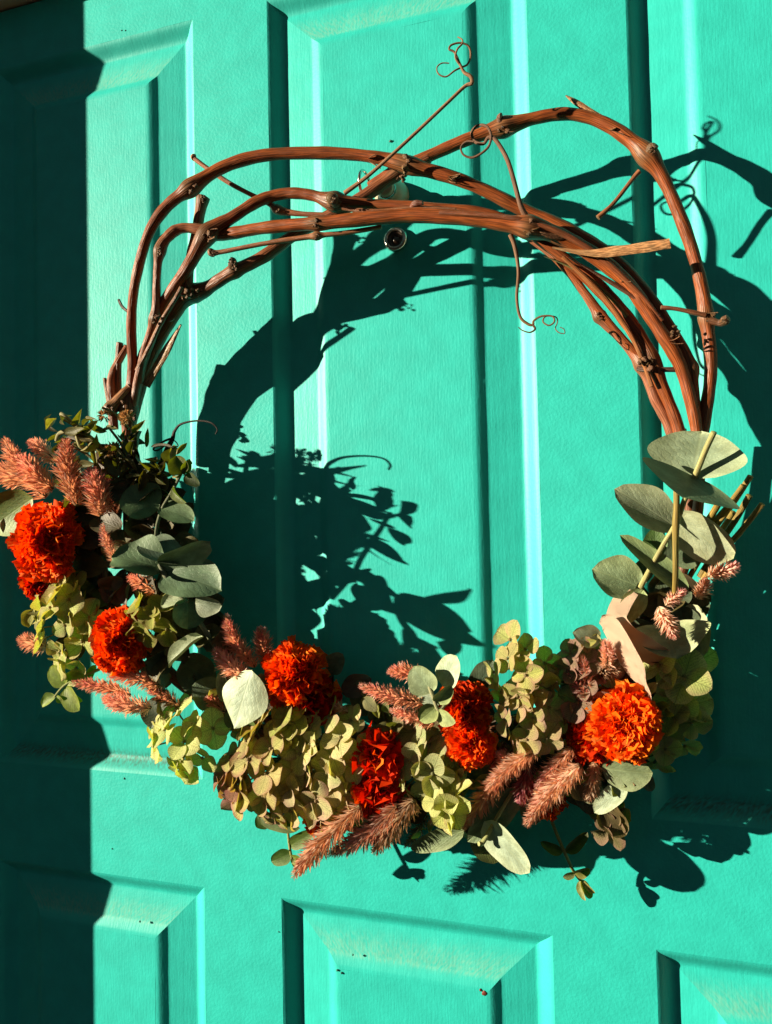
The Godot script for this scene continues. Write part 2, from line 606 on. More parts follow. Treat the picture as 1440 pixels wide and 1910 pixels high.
func stalk(o: Node3D, p: Array, col: Color, called := "stem") -> void:      # x, y, mm, radius px
	var s := Shape.new()
	var pts := PackedVector3Array()
	var rad := PackedFloat32Array()
	var off := origin(o)
	for q in spline(p, 8):
		pts.append(spot(q[0], q[1], q[2]) - off)
		rad.append(q[3] * unit(q[0], q[1], q[2]))
	tube(s, pts, rad, 10, col, 0.05, col * 1.3)
	build(o, called, s, M.stem)

func sprig(label: String, x: float, y: float, mm: float, called := "eucalyptus_sprig") -> Node3D:
	var o := put(wreath, called, spot(x, y, mm) - wreath.position)
	if label != "":
		o.set_meta("label", label)
	return o

func floret(o: Node3D, c: Vector3, n: Vector3, r: float, c_in: Color, c_out: Color, curl: float) -> void:
	var s := Shape.new()
	var t := n.cross(Vector3(0.2, 0.9, 0.3)).normalized()
	t = t.rotated(n, rnd(0, TAU))
	var count := 4 if rng.randf() < 0.85 else 3
	for k in count:
		var d := t.rotated(n, TAU * k / count + rnd(-0.22, 0.22))
		var len := r * rnd(0.85, 1.12)
		var lift := rnd(-0.12, 0.26) + curl * 0.25
		var base := c + d * r * 0.05
		var tip := base + (d + n * lift).normalized() * len
		var nn := (n - d * lift).normalized().rotated(d, rnd(-0.35, 0.35))
		var ci := jit(c_in * Color(1.12, 1.2, 1.2), 0.14)
		var co := jit(c_out.lerp(Color(0.60, 0.30, 0.30), rnd(0.0, 0.34)) * 1.14, 0.16)
		sheet_n(s, base, tip, len * rnd(0.94, 1.22), nn, rnd(-0.25, 0.30) * (0.5 + curl), rnd(-0.20, 0.14), rnd(0.04, 0.13) * (0.6 + curl), ci, co, 0.52, 11, 9)
	blob(s, c + n * r * 0.06, Vector3.ONE * r * 0.085, jit(c_out.lerp(Color(0.35, 0.32, 0.15), 0.5), 0.2), 8, 6)
	build(o, "floret", s, M.sepal)

# x, y, mm, half width px, half height px, depth mm, number, floret radius px
func hydrangea(label: String, q: Array, c_in: Color, c_out: Color, curl := 0.4) -> void:
	var c := spot(q[0], q[1], q[2])
	var o := put(wreath, "hydrangea_head", c - wreath.position)
	if label != "":
		o.set_meta("label", label)
	var u := unit(q[0], q[1], q[2])
	var st := Shape.new()
	var many := maxi(int(5.0 * q[3] * q[4] / (q[7] * q[7])), 4)
	for i in many:
		var k: float = (i + 0.5) / many
		var a: float = i * 2.39996 + rnd(-0.3, 0.3)
		var z: float = 1.0 - k * 1.12
		var rr := sqrt(maxf(0.0, 1.0 - z * z))
		var d := Vector3(cos(a) * rr, sin(a) * rr, z)
		var pos := Vector3(d.x * q[3] * u, d.y * q[4] * u, d.z * q[5] * 0.00075) * rnd(0.84, 1.04)
		var face := (d * 0.62 + Vector3(rnd(-0.42, 0.25) - 0.34, rnd(-0.3, 0.4) + 0.10, 0.6)).normalized()
		var mixc := rnd(0.0, 1.0)
		floret(o, pos, face, q[7] * u * rnd(0.66, 1.0), c_in.lerp(c_out, mixc * 0.35), c_out.lerp(c_in, mixc * 0.45), curl)
		var pts := PackedVector3Array()
		var rad := PackedFloat32Array()
		for j in 5:
			var t := j / 4.0
			pts.append((Vector3(0, 0, -q[5] * 0.0011)).lerp(pos - face * 0.001, t) + Vector3(0, 0, 0.004 * sin(t * PI)))
			rad.append(0.0006)
		tube(st, pts, rad, 6, Color(0.26, 0.25, 0.10), 0.0, Color(0.26, 0.25, 0.10))
	var m := build(o, "flower_stalks", st, M.stem)
	m.set_meta("kind", "stuff")

# dried marigold pompon: frilled petals on a dome that faces n
func marigold(label: String, x: float, y: float, mm: float, rpx: float, n: Vector3, count: int, c_lit: Color, c_deep: Color, loose := 0.0, squash := 0.85) -> void:
	var c := spot(x, y, mm)
	var r := rpx * 0.94 * unit(x, y, mm)
	var o := put(wreath, "marigold", c - wreath.position)
	if label != "":
		o.set_meta("label", label)
	n = n.normalized()
	var t1 := n.cross(Vector3(0.1, 1, 0.2)).normalized()
	var t2 := n.cross(t1)
	var s := Shape.new()
	count = int(count * (1.6 if loose < 0.6 else 1.0))
	var l1 := Vector3(rnd(4, 7), rnd(4, 7), rnd(4, 7))
	for i in count:
		var k := (i + 0.5) / count
		var th := acos(clampf(1.0 - k * (1.28 + loose * 0.1), -1, 1))
		var a: float = i * 2.39996 + rnd(-0.5, 0.5)
		var d := (n * cos(th) + (t1 * cos(a) + t2 * sin(a)) * sin(th)).normalized()
		d = (d + Vector3(rnd(-1, 1), rnd(-1, 1), rnd(-1, 1)) * (0.10 + loose * 0.12)).normalized()
		var sc := rnd(0.80, 1.08) + loose * rnd(-0.15, 0.12) + 0.17 * sin(d.x * l1.x + l1.y) * sin(d.y * l1.y + l1.z) + 0.05 * sin(d.x * 13.0 + d.y * 11.0)
		var flat := d - n * d.dot(n) * (1.0 - squash)
		var w := d.cross(Vector3(rnd(-1, 1), rnd(-1, 1), rnd(-1, 1))).normalized()
		var nn := d.cross(w)
		var pw := r * (rnd(0.08, 0.15) if rng.randf() < 0.6 else rnd(0.15, 0.27)) * (1.0 + loose * 0.9)
		var p := PackedVector3Array()
		var cs := PackedColorArray()
		var us := PackedVector2Array()
		var f1 := rnd(0, TAU)
		var amp := rnd(0.25, 0.6)
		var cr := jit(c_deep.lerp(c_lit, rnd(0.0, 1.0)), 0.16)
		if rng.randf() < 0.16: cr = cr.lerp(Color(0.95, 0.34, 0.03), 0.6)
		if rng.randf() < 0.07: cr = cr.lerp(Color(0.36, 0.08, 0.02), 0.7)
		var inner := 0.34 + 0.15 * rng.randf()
		for j in 5:
			var t := j / 4.0
			for m in 6:
				var e := m / 2.5 - 1.0
				var rad := r * sc * lerpf(inner, 1.0, t)
				var ww := pw * (0.45 + 0.75 * t)
				var fr := sin(e * 3.6 + f1) * amp * pw * t * t
				var q := flat * rad + w * e * ww + nn * (fr + (1.0 - e * e) * pw * 0.3 * (1.0 if i % 2 == 0 else -1.0))
				q += d * (sin(e * 7.0 + f1 * 2.0) * 0.16 * pw * t - absf(e) * 0.10 * pw) + w * 0.1 * pw * sin(t * 5.0 + f1)
				q += (nn * (0.5 if m % 2 == 0 else -0.1)) * pw * t * t * 0.5
				p.append(q)
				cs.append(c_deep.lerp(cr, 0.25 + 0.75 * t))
				us.append(Vector2(e, t))
		s.grid(p, 5, 6, cs, us)
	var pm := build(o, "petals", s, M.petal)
	pm.set_meta("kind", "stuff")
	var core := Shape.new()
	blob(core, -n * r * 0.06, Vector3.ONE * r * 0.55, c_deep * 0.8, 16, 12, 0.12)
	build(o, "flower_core", core, M.petal)

# plume of pointed bracts: base x, y, mm, tip x, y, mm, width px
func celosia(q: Array, c_low: Color, c_tip: Color, count := 300, label := "") -> void:
	var a := spot(q[0], q[1], q[2])
	var b := spot(q[3], q[4], q[5])
	var o := put(wreath, "celosia_spike", a - wreath.position)
	if label != "":
		o.set_meta("label", label)
	b -= a
	var w: float = q[6] * unit(q[0], q[1], q[2])
	var fluff := rnd(0.85, 1.25)
	var slim := rnd(0.8, 1.15)
	var ax := b.normalized()
	var u := ax.cross(Vector3(0.15, 0.35, 0.9)).normalized()
	var v := ax.cross(u)
	var sag := (u * rnd(-0.08, 0.08) + v * rnd(-0.08, 0.08)) * b.length()
	var s := Shape.new()
	count = int(count * 2.1)
	for i in count:
		var t := (i + 0.5) / count
		t = 0.02 + 0.98 * pow(t, 0.92)
		var ang := i * 2.39996 + rnd(-0.4, 0.4)
		var rd := u * cos(ang) + v * sin(ang)
		var full := sin(PI * clampf(0.22 + t * 0.66, 0, 1)) * (1.0 - pow(t, 6.0) * 0.5)
		var base := b * t * 0.94 + sag * sin(PI * t) + rd * w * 0.07
		var d := (rd * rnd(0.55, 1.15) * fluff * (1.0 - t * 0.5) + ax * rnd(0.45, 0.85) + Vector3(rnd(-1, 1), rnd(-1, 1), rnd(-1, 1)) * 0.26).normalized()
		var len := w * rnd(0.34, 0.60) * full * slim * (0.55 if rng.randf() < 0.12 else 1.0)
		var sd := d.cross(rd).normalized()
		var bw := len * rnd(0.06, 0.105)
		var up := sd.cross(d)
		var bleach := clampf(1.15 - t * 1.1 + rnd(-0.35, 0.35), 0.0, 1.0)      # older bracts near the base have faded
		var c1 := jit(c_low, 0.18)
		var c2 := jit(c_tip.lerp(c_low * 1.15, bleach * 0.75), 0.20)
		if rng.randf() < 0.20: c2 = c2.lerp(Color(0.90, 0.74, 0.58), 0.5)
		var curl := rnd(-0.12, 0.2) * len
		var p := PackedVector3Array()
		var cs := PackedColorArray()
		var us := PackedVector2Array()
		for j in 4:
			var tt: float = [0.0, 0.38, 0.72, 1.0][j]
			var hw: float = bw * [0.35, 1.0, 0.75, 0.06][j]
			var m := base + d * len * tt + up * curl * tt * tt
			for k in 3:
				p.append(m + sd * hw * (k - 1) + up * (0.35 * hw if k == 1 else 0.0))
				cs.append(c1.lerp(c2, smoothstep(0.05, 0.75, tt)))
				us.append(Vector2(k * 0.5, tt))
		s.grid(p, 4, 3, cs, us)
	var bm := build(o, "bracts", s, M.bract)
	bm.set_meta("kind", "stuff")
	var st := Shape.new()
	var pts := PackedVector3Array()
	var rad := PackedFloat32Array()
	for j in 8:
		var t := j / 7.0
		pts.append(b * (t * 0.96 + 0.03) * 0.9 + sag * sin(PI * t))
		rad.append(w * lerpf(0.075, 0.03, t))
	tube(st, pts, rad, 8, Color(0.16, 0.13, 0.05), 0.0, Color(0.2, 0.16, 0.08))
	build(o, "stem", st, M.stem)

# ------------------------------------------------------------------ scene
func _ready() -> void:
	rng.seed = 20240611
	eye_basis = Basis(Vector3.UP, deg_to_rad(17.326)) * Basis(Vector3.RIGHT, deg_to_rad(1.815)) * Basis(Vector3.BACK, deg_to_rad(-1.220))
	var cam := Camera3D.new()
	cam.name = "camera"
	cam.transform = Transform3D(eye_basis, EYE)
	cam.fov = rad_to_deg(2.0 * atan(955.0 / FOCAL))
	cam.near = 0.02
	cam.far = 100.0
	add_child(cam)
	cam.current = true

	var sky_mat := ProceduralSkyMaterial.new()
	sky_mat.sky_top_color = Color(0.32, 0.385, 0.40)
	sky_mat.sky_horizon_color = Color(0.48, 0.53, 0.53)
	sky_mat.sky_curve = 0.15
	sky_mat.ground_bottom_color = Color(0.20, 0.18, 0.16)
	sky_mat.ground_horizon_color = Color(0.34, 0.33, 0.31)
	sky_mat.sun_angle_max = 2.0
	var sky := Sky.new()
	sky.sky_material = sky_mat
	var env := Environment.new()
	env.background_mode = Environment.BG_SKY
	env.sky = sky
	env.background_energy_multiplier = 0.25
	env.tonemap_mode = Environment.TONE_MAPPER_LINEAR
	env.tonemap_exposure = 2.5
	env.sdfgi_enabled = true
	env.ssao_enabled = true
	env.ssil_enabled = true
	var we := WorldEnvironment.new()
	we.name = "surroundings"
	we.environment = env
	add_child(we)

	var sun := DirectionalLight3D.new()
	sun.name = "sun"
	sun.light_energy = 1.6
	sun.light_color = Color(1.0, 0.935, 0.82)
	sun.light_angular_distance = 0.5
	sun.shadow_enabled = true
	sun.basis = Basis.looking_at(Vector3(1.887, -0.444, -1.0).normalized(), Vector3.UP)
	add_child(sun)

	make_materials()
	make_door()
	make_frame()
	make_hook()

	wreath = put(self, "flower_wreath", at(760, 1560, 30))
	wreath.set_meta("label", "dried flower wreath of twisted grapevine with orange marigolds, eucalyptus and hydrangea hanging on the door")
	wreath.set_meta("category", "wreath")
	make_vines()
	make_greens()
	make_flowers()

func make_hook() -> void:
	var c := at(732, 370, 0)
	var h := put(self, "wreath_hook", Vector3(c.x, c.y, 0))
	h.set_meta("label", "small grey bell shaped hook mount behind the vines at the top of the wreath")
	h.set_meta("category", "hook")
	var cup := Shape.new()
	lathe(cup, Vector3.ZERO, [[0.0128, 0.0004], [0.0132, 0.0014], [0.0124, 0.0040], [0.0104, 0.0080], [0.0080, 0.0116], [0.0060, 0.0128], [0.0060, 0.0170], [0.0040, 0.0182], [0.0001, 0.0184]], 40, Color(0.40, 0.31, 0.19))
	build(h, "bell_cup", cup, M.clear)
	var band := Shape.new()
	lathe(band, Vector3.ZERO, [[0.0064, 0.0126], [0.0069, 0.0128], [0.0069, 0.0156], [0.0064, 0.0158]], 32, Color(0.6, 0.6, 0.58))
	build(h, "metal_band", band, M.metal)
	var wire := Shape.new()
	var pts := PackedVector3Array()
	var rad := PackedFloat32Array()
	for i in 25:
		var t := i / 24.0
		var a := lerpf(-0.4, 4.1, t)
		pts.append(Vector3(-0.010 - 0.002 * t, -0.002 + 0.0085 * sin(a) * 1.1, 0.030 - 0.0105 * cos(a)))
		rad.append(0.0011)
	tube(wire, pts, rad, 10, Color(0.62, 0.62, 0.60), 0.0, Color(0.6, 0.6, 0.6))
	var p2 := PackedVector3Array([Vector3(0, 0, 0.0165), Vector3(-0.004, -0.003, 0.019), Vector3(-0.0075, -0.0055, 0.0195), pts[0]])
	tube(wire, p2, PackedFloat32Array([0.0011, 0.0011, 0.0011, 0.0011]), 10, Color(0.62, 0.62, 0.60), 0.0, Color(0.6, 0.6, 0.6))
	build(h, "wire_hook", wire, M.metal)

func make_vines() -> void:
	var dark := Color(0.20, 0.075, 0.036)
	# ring hidden under the flowers
	vine([[222, 850, 34, 12], [190, 960, 34, 13], [200, 1100, 34, 13], [290, 1230, 32, 13], [430, 1340, 30, 13], [600, 1420, 30, 13], [800, 1440, 30, 13], [1000, 1390, 30, 13], [1150, 1290, 26, 13], [1245, 1130, 22, 13], [1300, 960, 24, 12], [1302, 800, 32, 11]], dark)
	vine([[242, 850, 24, 11], [240, 1000, 22, 11], [270, 1130, 22, 11], [380, 1260, 22, 11], [560, 1370, 22, 11], [780, 1390, 22, 11], [980, 1340, 22, 11], [1130, 1240, 20, 11], [1230, 1110, 18, 11], [1285, 960, 20, 11], [1272, 800, 26, 10]], dark)
	# lower dark branch coming from behind the hook
	vine([[800, 292, 40, 12], [745, 322, 39, 13], [682, 364, 40, 14], [610, 405, 40, 14], [545, 442, 41, 13], [490, 478, 45, 14], [435, 508, 48, 14], [385, 538, 42, 15], [350, 552, 36, 17], [320, 592, 33, 15], [292, 640, 30, 15], [268, 700, 28, 14], [248, 770, 26, 13], [236, 840, 26, 13]], Color(0.27, 0.10, 0.045), [[437, 498, 10, 4, 52], [360, 548, 22, 4, 47], [745, 325, 18, 3, 39]])
	# outer left arch that crosses to the right bundle
	vine([[236, 850, 32, 12], [242, 760, 33, 13], [246, 690, 37, 11], [246, 600, 47, 10.5], [254, 515, 57, 10.5], [276, 440, 62, 11.5], [312, 385, 64, 12.5], [355, 350, 64, 14], [420, 311, 61, 13.5], [500, 289, 58, 13], [600, 285, 55, 13], [690, 293, 53, 13], [760, 307, 51, 15], [840, 330, 48, 14], [920, 363, 44, 14], [985, 395, 40, 15], [1060, 432, 37, 17], [1130, 474, 36, 17], [1190, 532, 36, 16], [1240, 600, 36, 15], [1280, 670, 36, 14], [1296, 740, 36, 12], [1302, 840, 36, 12]], BARK, [[357, 351, 18, 5, 66], [762, 304, 26, 5, 53], [235, 765, 28, 7, 36], [1290, 688, 16, 5, 37]])
	# right outer arch
	vine([[690, 350, 36, 12], [742, 316, 39, 12.5], [800, 290, 40, 13], [870, 262, 42, 13], [935, 238, 42, 16], [1000, 220, 42, 13.5], [1070, 214, 42, 13], [1140, 236, 42, 14], [1200, 283, 42, 17], [1240, 340, 41, 14], [1276, 420, 39, 13.5], [1302, 510, 37, 13.5], [1318, 590, 35, 14.5], [1325, 680, 34, 13.5], [1318, 760, 34, 14], [1302, 850, 34, 14]], BARK, [[938, 236, 24, 5, 44], [1210, 288, 20, 7, 44], [1322, 590, 16, 4, 37]])
	# front middle cane
	vine([[402, 440, 50, 12], [440, 433, 53, 13], [500, 425, 55, 13], [590, 416, 57, 14], [700, 406, 58, 15.5], [800, 403, 58, 16], [900, 410, 57, 16.5], [985, 424, 55, 19], [1040, 440, 50, 18], [1100, 470, 46, 17], [1160, 520, 44, 16], [1205, 575, 43, 15], [1245, 640, 42, 15], [1275, 700, 40, 14], [1296, 780, 38, 13], [1302, 860, 38, 13]], Color(0.30, 0.082, 0.021), [[592, 416, 16, 3, 59], [990, 425, 22, 7, 58], [1262, 618, 16, 4, 44]])
	# loop on the left that runs behind it
	vine([[235, 840, 28, 11], [262, 690, 34, 12], [280, 630, 41, 12], [305, 570, 48, 12.5], [345, 505, 54, 13], [385, 440, 56, 16], [430, 408, 55, 13], [480, 375, 53, 12.5], [530, 362, 50, 12], [580, 364, 50, 12], [628, 376, 50, 15], [700, 382, 49, 11], [800, 386, 48, 11], [900, 398, 47, 12], [985, 432, 44, 12], [1060, 487, 40, 13], [1120, 540, 38, 16], [1165, 590, 38, 17], [1205, 650, 38, 16], [1235, 720, 37, 14], [1262, 790, 36, 13], [1280, 860, 36, 13]], Color(0.25, 0.068, 0.018), [[384, 438, 22, 6, 58], [625, 377, 18, 6, 53], [1205, 680, 24, 5, 42]])
	# thin canes on the inside of the right bundle
	vine([[985, 440, 38, 8], [1045, 490, 36, 8.5], [1090, 545, 34, 9], [1120, 592, 33, 11], [1160, 635, 33, 9.5], [1198, 680, 33, 13], [1222, 740, 33, 12], [1245, 790, 33, 12], [1265, 850, 33, 12]], Color(0.33, 0.12, 0.06), [[1118, 590, 10, 4, 35], [1205, 676, 18, 6, 36]])
	vine([[1010, 455, 37, 6], [1070, 520, 36, 7], [1115, 575, 36, 7], [1160, 630, 35, 7], [1195, 668, 35, 7]], BARK)
	vine([[820, 396, 62, 5], [900, 402, 62, 5], [980, 412, 60, 5.5], [1050, 436, 57, 6], [1120, 480, 52, 6], [1190, 545, 47, 6], [1235, 600, 44, 5]], Color(0.26, 0.085, 0.035))
	vine([[640, 388, 54, 4.5], [700, 394, 55, 5], [770, 390, 55, 5], [850, 392, 54, 5]], Color(0.32, 0.12, 0.045))
	vine([[1050, 480, 52, 4], [1095, 520, 50, 5], [1140, 572, 47, 5], [1185, 640, 44, 4.5], [1215, 720, 42, 4]], Color(0.38, 0.15, 0.05))
	vine([[255, 690, 40, 4], [282, 640, 46, 4.5], [310, 585, 52, 4.5], [338, 535, 57, 4]], Color(0.32, 0.14, 0.06))
	for k in 26:                                         # loose bark fibres
		var way: Array = [[355, 350, 68], [500, 289, 62], [690, 293, 57], [840, 330, 52], [940, 238, 46], [1140, 236, 46], [1276, 420, 43], [1318, 590, 39], [700, 406, 62], [985, 424, 59], [1160, 520, 48], [1245, 640, 46], [385, 440, 60], [320, 592, 45], [280, 630, 45]][rng.randi() % 15]
		var fx: float = way[0] + rnd(-12, 2)
		var fy: float = way[1] + rnd(-5, 8)
		var fz: float = way[2]
		var fl := rnd(10, 30)
		var fa := rnd(-0.6, 0.6)
		sliver([[fx, fy, fz], [fx + fl * 0.5, fy + fl * 0.5 * fa + rnd(-3, 3), fz + rnd(0, 2)], [fx + fl, fy + fl * fa, fz + rnd(0, 4)]], rnd(1.5, 3.0), jit(Color(0.30, 0.16, 0.07), 0.4), "bark_fibre")
	# short branch of the left tangle
	vine([[384, 430, 54, 13], [345, 426, 57, 11], [318, 436, 59, 12], [300, 462, 59, 10.5], [293, 520, 56, 8.5], [288, 590, 50, 9], [272, 650, 43, 8.5], [258, 700, 38, 9], [246, 770, 33, 9]], Color(0.33, 0.125, 0.058), [[302, 468, 14, 3, 61], [290, 595, 12, 4, 51]])
	vine([[380, 368, 48, 12], [370, 410, 48, 11], [360, 460, 47, 10], [352, 510, 46, 11], [345, 552, 45, 14]], Color(0.34, 0.14, 0.065), [[378, 372, 10, 3, 50]], "broken_branch")
	# cut stubs at the left
	vine([[223, 640, 36, 6.5], [221, 690, 34, 6.5], [219, 760, 30, 7]], Color(0.22, 0.10, 0.05), [], "cut_stub")
	vine([[236, 645, 34, 6], [212, 695, 35, 9], [207, 740, 36, 10], [212, 800, 36, 10]], Color(0.38, 0.14, 0.06), [], "cut_stub")
	vine([[196, 706, 38, 3.5], [200, 735, 38, 4], [204, 775, 38, 4]], Color(0.38, 0.19, 0.09), [], "cut_stub")
	vine([[200, 768, 40, 12], [222, 746, 39, 12], [243, 720, 37, 8]], Color(0.40, 0.20, 0.09), [[206, 762, 12, 3, 42]], "cut_stub")
	# side twigs
	vine([[361, 293, 52, 6.5], [366, 299, 52, 4.5], [430, 342, 50, 4.5], [500, 379, 46, 5], [520, 392, 45, 7], [560, 398, 44, 5], [620, 402, 42, 5]], Color(0.40, 0.15, 0.065), [[518, 391, 9, 3, 46]], "side_twig")
	vine([[394, 472, 59, 7], [406, 471, 59, 4.5], [480, 456, 58, 4.5], [590, 441, 55, 5], [640, 434, 53, 4.5], [712, 423, 50, 4.5]], Color(0.42, 0.17, 0.075), [[592, 441, 8, 4, 56], [396, 473, 7, 2, 60]], "side_twig")
	vine([[1192, 320, 42, 5], [1170, 348, 42, 4], [1140, 382, 43, 4], [1116, 407, 44, 5]], Color(0.36, 0.15, 0.07), [], "side_twig")
	vine([[1232, 574, 44, 4.5], [1270, 578, 43, 4], [1315, 587, 40, 5]], Color(0.33, 0.13, 0.06), [], "side_twig")
	vine([[1322, 597, 38, 7], [1345, 603, 40, 6], [1358, 592, 43, 6]], Color(0.14, 0.065, 0.035), [[1352, 598, 8, 3, 43]], "side_twig")
	vine([[1208, 285, 46, 8], [1216, 276, 48, 7], [1222, 270, 50, 6]], Color(0.24, 0.14, 0.07), [[1218, 280, 10, 2, 49]], "bud_stub")
	vine([[938, 236, 46, 7], [930, 222, 48, 5], [936, 217, 49, 6]], Color(0.16, 0.075, 0.04), [], "bud_stub")
	vine([[625, 380, 54, 10], [622, 372, 60, 10], [617, 368, 64, 10]], Color(0.20, 0.105, 0.05), [[620, 372, 10, 2, 64]], "bud_stub")
	vine([[768, 388, 55, 5], [776, 379, 57, 6], [788, 378, 58, 4]], Color(0.24, 0.085, 0.05), [], "bud_stub")
	vine([[432, 500, 52, 6], [434, 488, 55, 6], [428, 483, 56, 3]], Color(0.08, 0.04, 0.025), [[436, 492, 8, 3, 55]], "bud_stub")
	vine([[1190, 686, 36, 5], [1215, 690, 40, 5], [1270, 690, 40, 5]], Color(0.09, 0.045, 0.03), [], "side_twig")
	vine([[238, 582, 49, 2.5], [230, 574, 48, 3], [221, 558, 47, 2.5]], Color(0.10, 0.05, 0.03), [], "side_twig")
	sliver([[1030, 462, 57], [1100, 472, 58], [1160, 467, 60], [1210, 460, 62], [1250, 454, 63]], 19, Color(0.50, 0.28, 0.13), "wood_splinter")
	sliver([[1055, 178, 40], [1070, 188, 41], [1095, 204, 42], [1135, 228, 43]], 12, Color(0.46, 0.25, 0.12), "wood_splinter")
	sliver([[338, 605, 46], [318, 640, 42], [295, 680, 37], [272, 720, 33]], 16, Color(0.40, 0.25, 0.12))
	sliver([[1015, 478, 52], [1080, 506, 47], [1140, 556, 44], [1170, 590, 43]], 8, Color(0.24, 0.20, 0.06))
	sliver([[1060, 480, 50], [1120, 515, 47], [1180, 552, 46], [1230, 590, 45]], 9, Color(0.14, 0.06, 0.035))
	sliver([[296, 443, 56], [312, 436, 57], [326, 440, 57]], 7, Color(0.22, 0.10, 0.05))
	sliver([[1000, 418, 60], [1020, 436, 57], [1052, 440, 54]], 14, Color(0.16, 0.085, 0.045))
	# tendrils
	var wire := Color(0.26, 0.13, 0.065)
	tendril([[643, 360, 60, 4.5], [690, 325, 64, 3.6], [760, 262, 69, 3.4], [830, 196, 73, 3.4], [866, 162, 74, 3.6], [880, 155, 75, 4], [878, 143, 76, 4], [866, 135, 76, 3.6], [858, 120, 77, 3], [848, 98, 78, 2.6], [838, 92, 79, 2.4], [842, 84, 79, 2.4], [858, 80, 78, 2.4], [874, 86, 76, 2.6], [878, 104, 74, 2.8], [872, 120, 74, 2.8], [860, 126, 76, 2.6], [848, 132, 78, 2.6], [832, 143, 79, 2.4], [818, 138, 80, 2.4], [815, 126, 80, 2.2], [824, 118, 79, 2.2], [838, 118, 78, 2]], Color(0.34, 0.19, 0.10))
	tendril([[862, 126, 76, 2.4], [850, 108, 79, 2.2], [853, 92, 81, 2.2], [862, 82, 80, 2.2], [862, 74, 79, 2.2], [854, 69, 78, 2.2]], Color(0.34, 0.19, 0.10))
	tendril([[980, 402, 58, 6], [970, 380, 60, 5], [958, 335, 62, 4.6], [945, 295, 62, 4.6], [925, 262, 61, 4.5], [912, 256, 60, 4], [902, 268, 58, 3.5], [886, 264, 56, 3.5], [880, 247, 57, 3.5], [892, 234, 59, 3.5], [908, 236, 62, 3.5], [916, 252, 62, 3.4], [912, 272, 60, 3.4], [898, 286, 59, 3.4], [880, 294, 58, 3.4], [864, 288, 58, 3.2], [860, 274, 58, 3.2], [870, 264, 60, 3], [884, 264, 62, 2.6]], Color(0.19, 0.10, 0.055))
	tendril([[952, 438, 52, 4.5], [960, 460, 52, 4], [967, 505, 52, 3.4], [964, 555, 53, 3], [970, 590, 54, 3], [984, 604, 54, 3.2], [994, 606, 54, 3], [996, 598, 54, 2.6], [1010, 590, 55, 2.2], [1030, 590, 56, 2], [1034, 600, 57, 2], [1024, 607, 57, 2], [1013, 600, 56, 2], [1018, 590, 55, 2], [1036, 591, 55, 1.8], [1040, 600, 55, 1.6], [1036, 612, 55, 1.6], [1042, 620, 56, 1.6], [1053, 622, 56, 1.6], [1052, 614, 57, 1.6], [1044, 610, 57, 1.5]], Color(0.24, 0.13, 0.07))
	tendril([[994, 606, 54, 2.4], [998, 614, 55, 2.2], [988, 620, 55, 2], [974, 616, 54, 1.8], [967, 610, 54, 1.6]], Color(0.12, 0.07, 0.04))
	tendril([[296, 874, 40, 5.5], [312, 838, 46, 5.5], [322, 818, 50, 4.5], [326, 804, 52, 3.4], [338, 791, 54, 2.8], [366, 785, 56, 2.6], [392, 788, 57, 2.6], [405, 800, 57, 2.6], [402, 810, 57, 2.6]], Color(0.025, 0.014, 0.011))
	tendril([[320, 818, 50, 2.4], [308, 822, 52, 2.2], [292, 832, 52, 2], [286, 838, 52, 2], [294, 840, 52, 2], [310, 830, 52, 1.8], [324, 822, 52, 1.8], [332, 830, 52, 1.8], [330, 834, 52, 1.6]], Color(0.025, 0.014, 0.011))

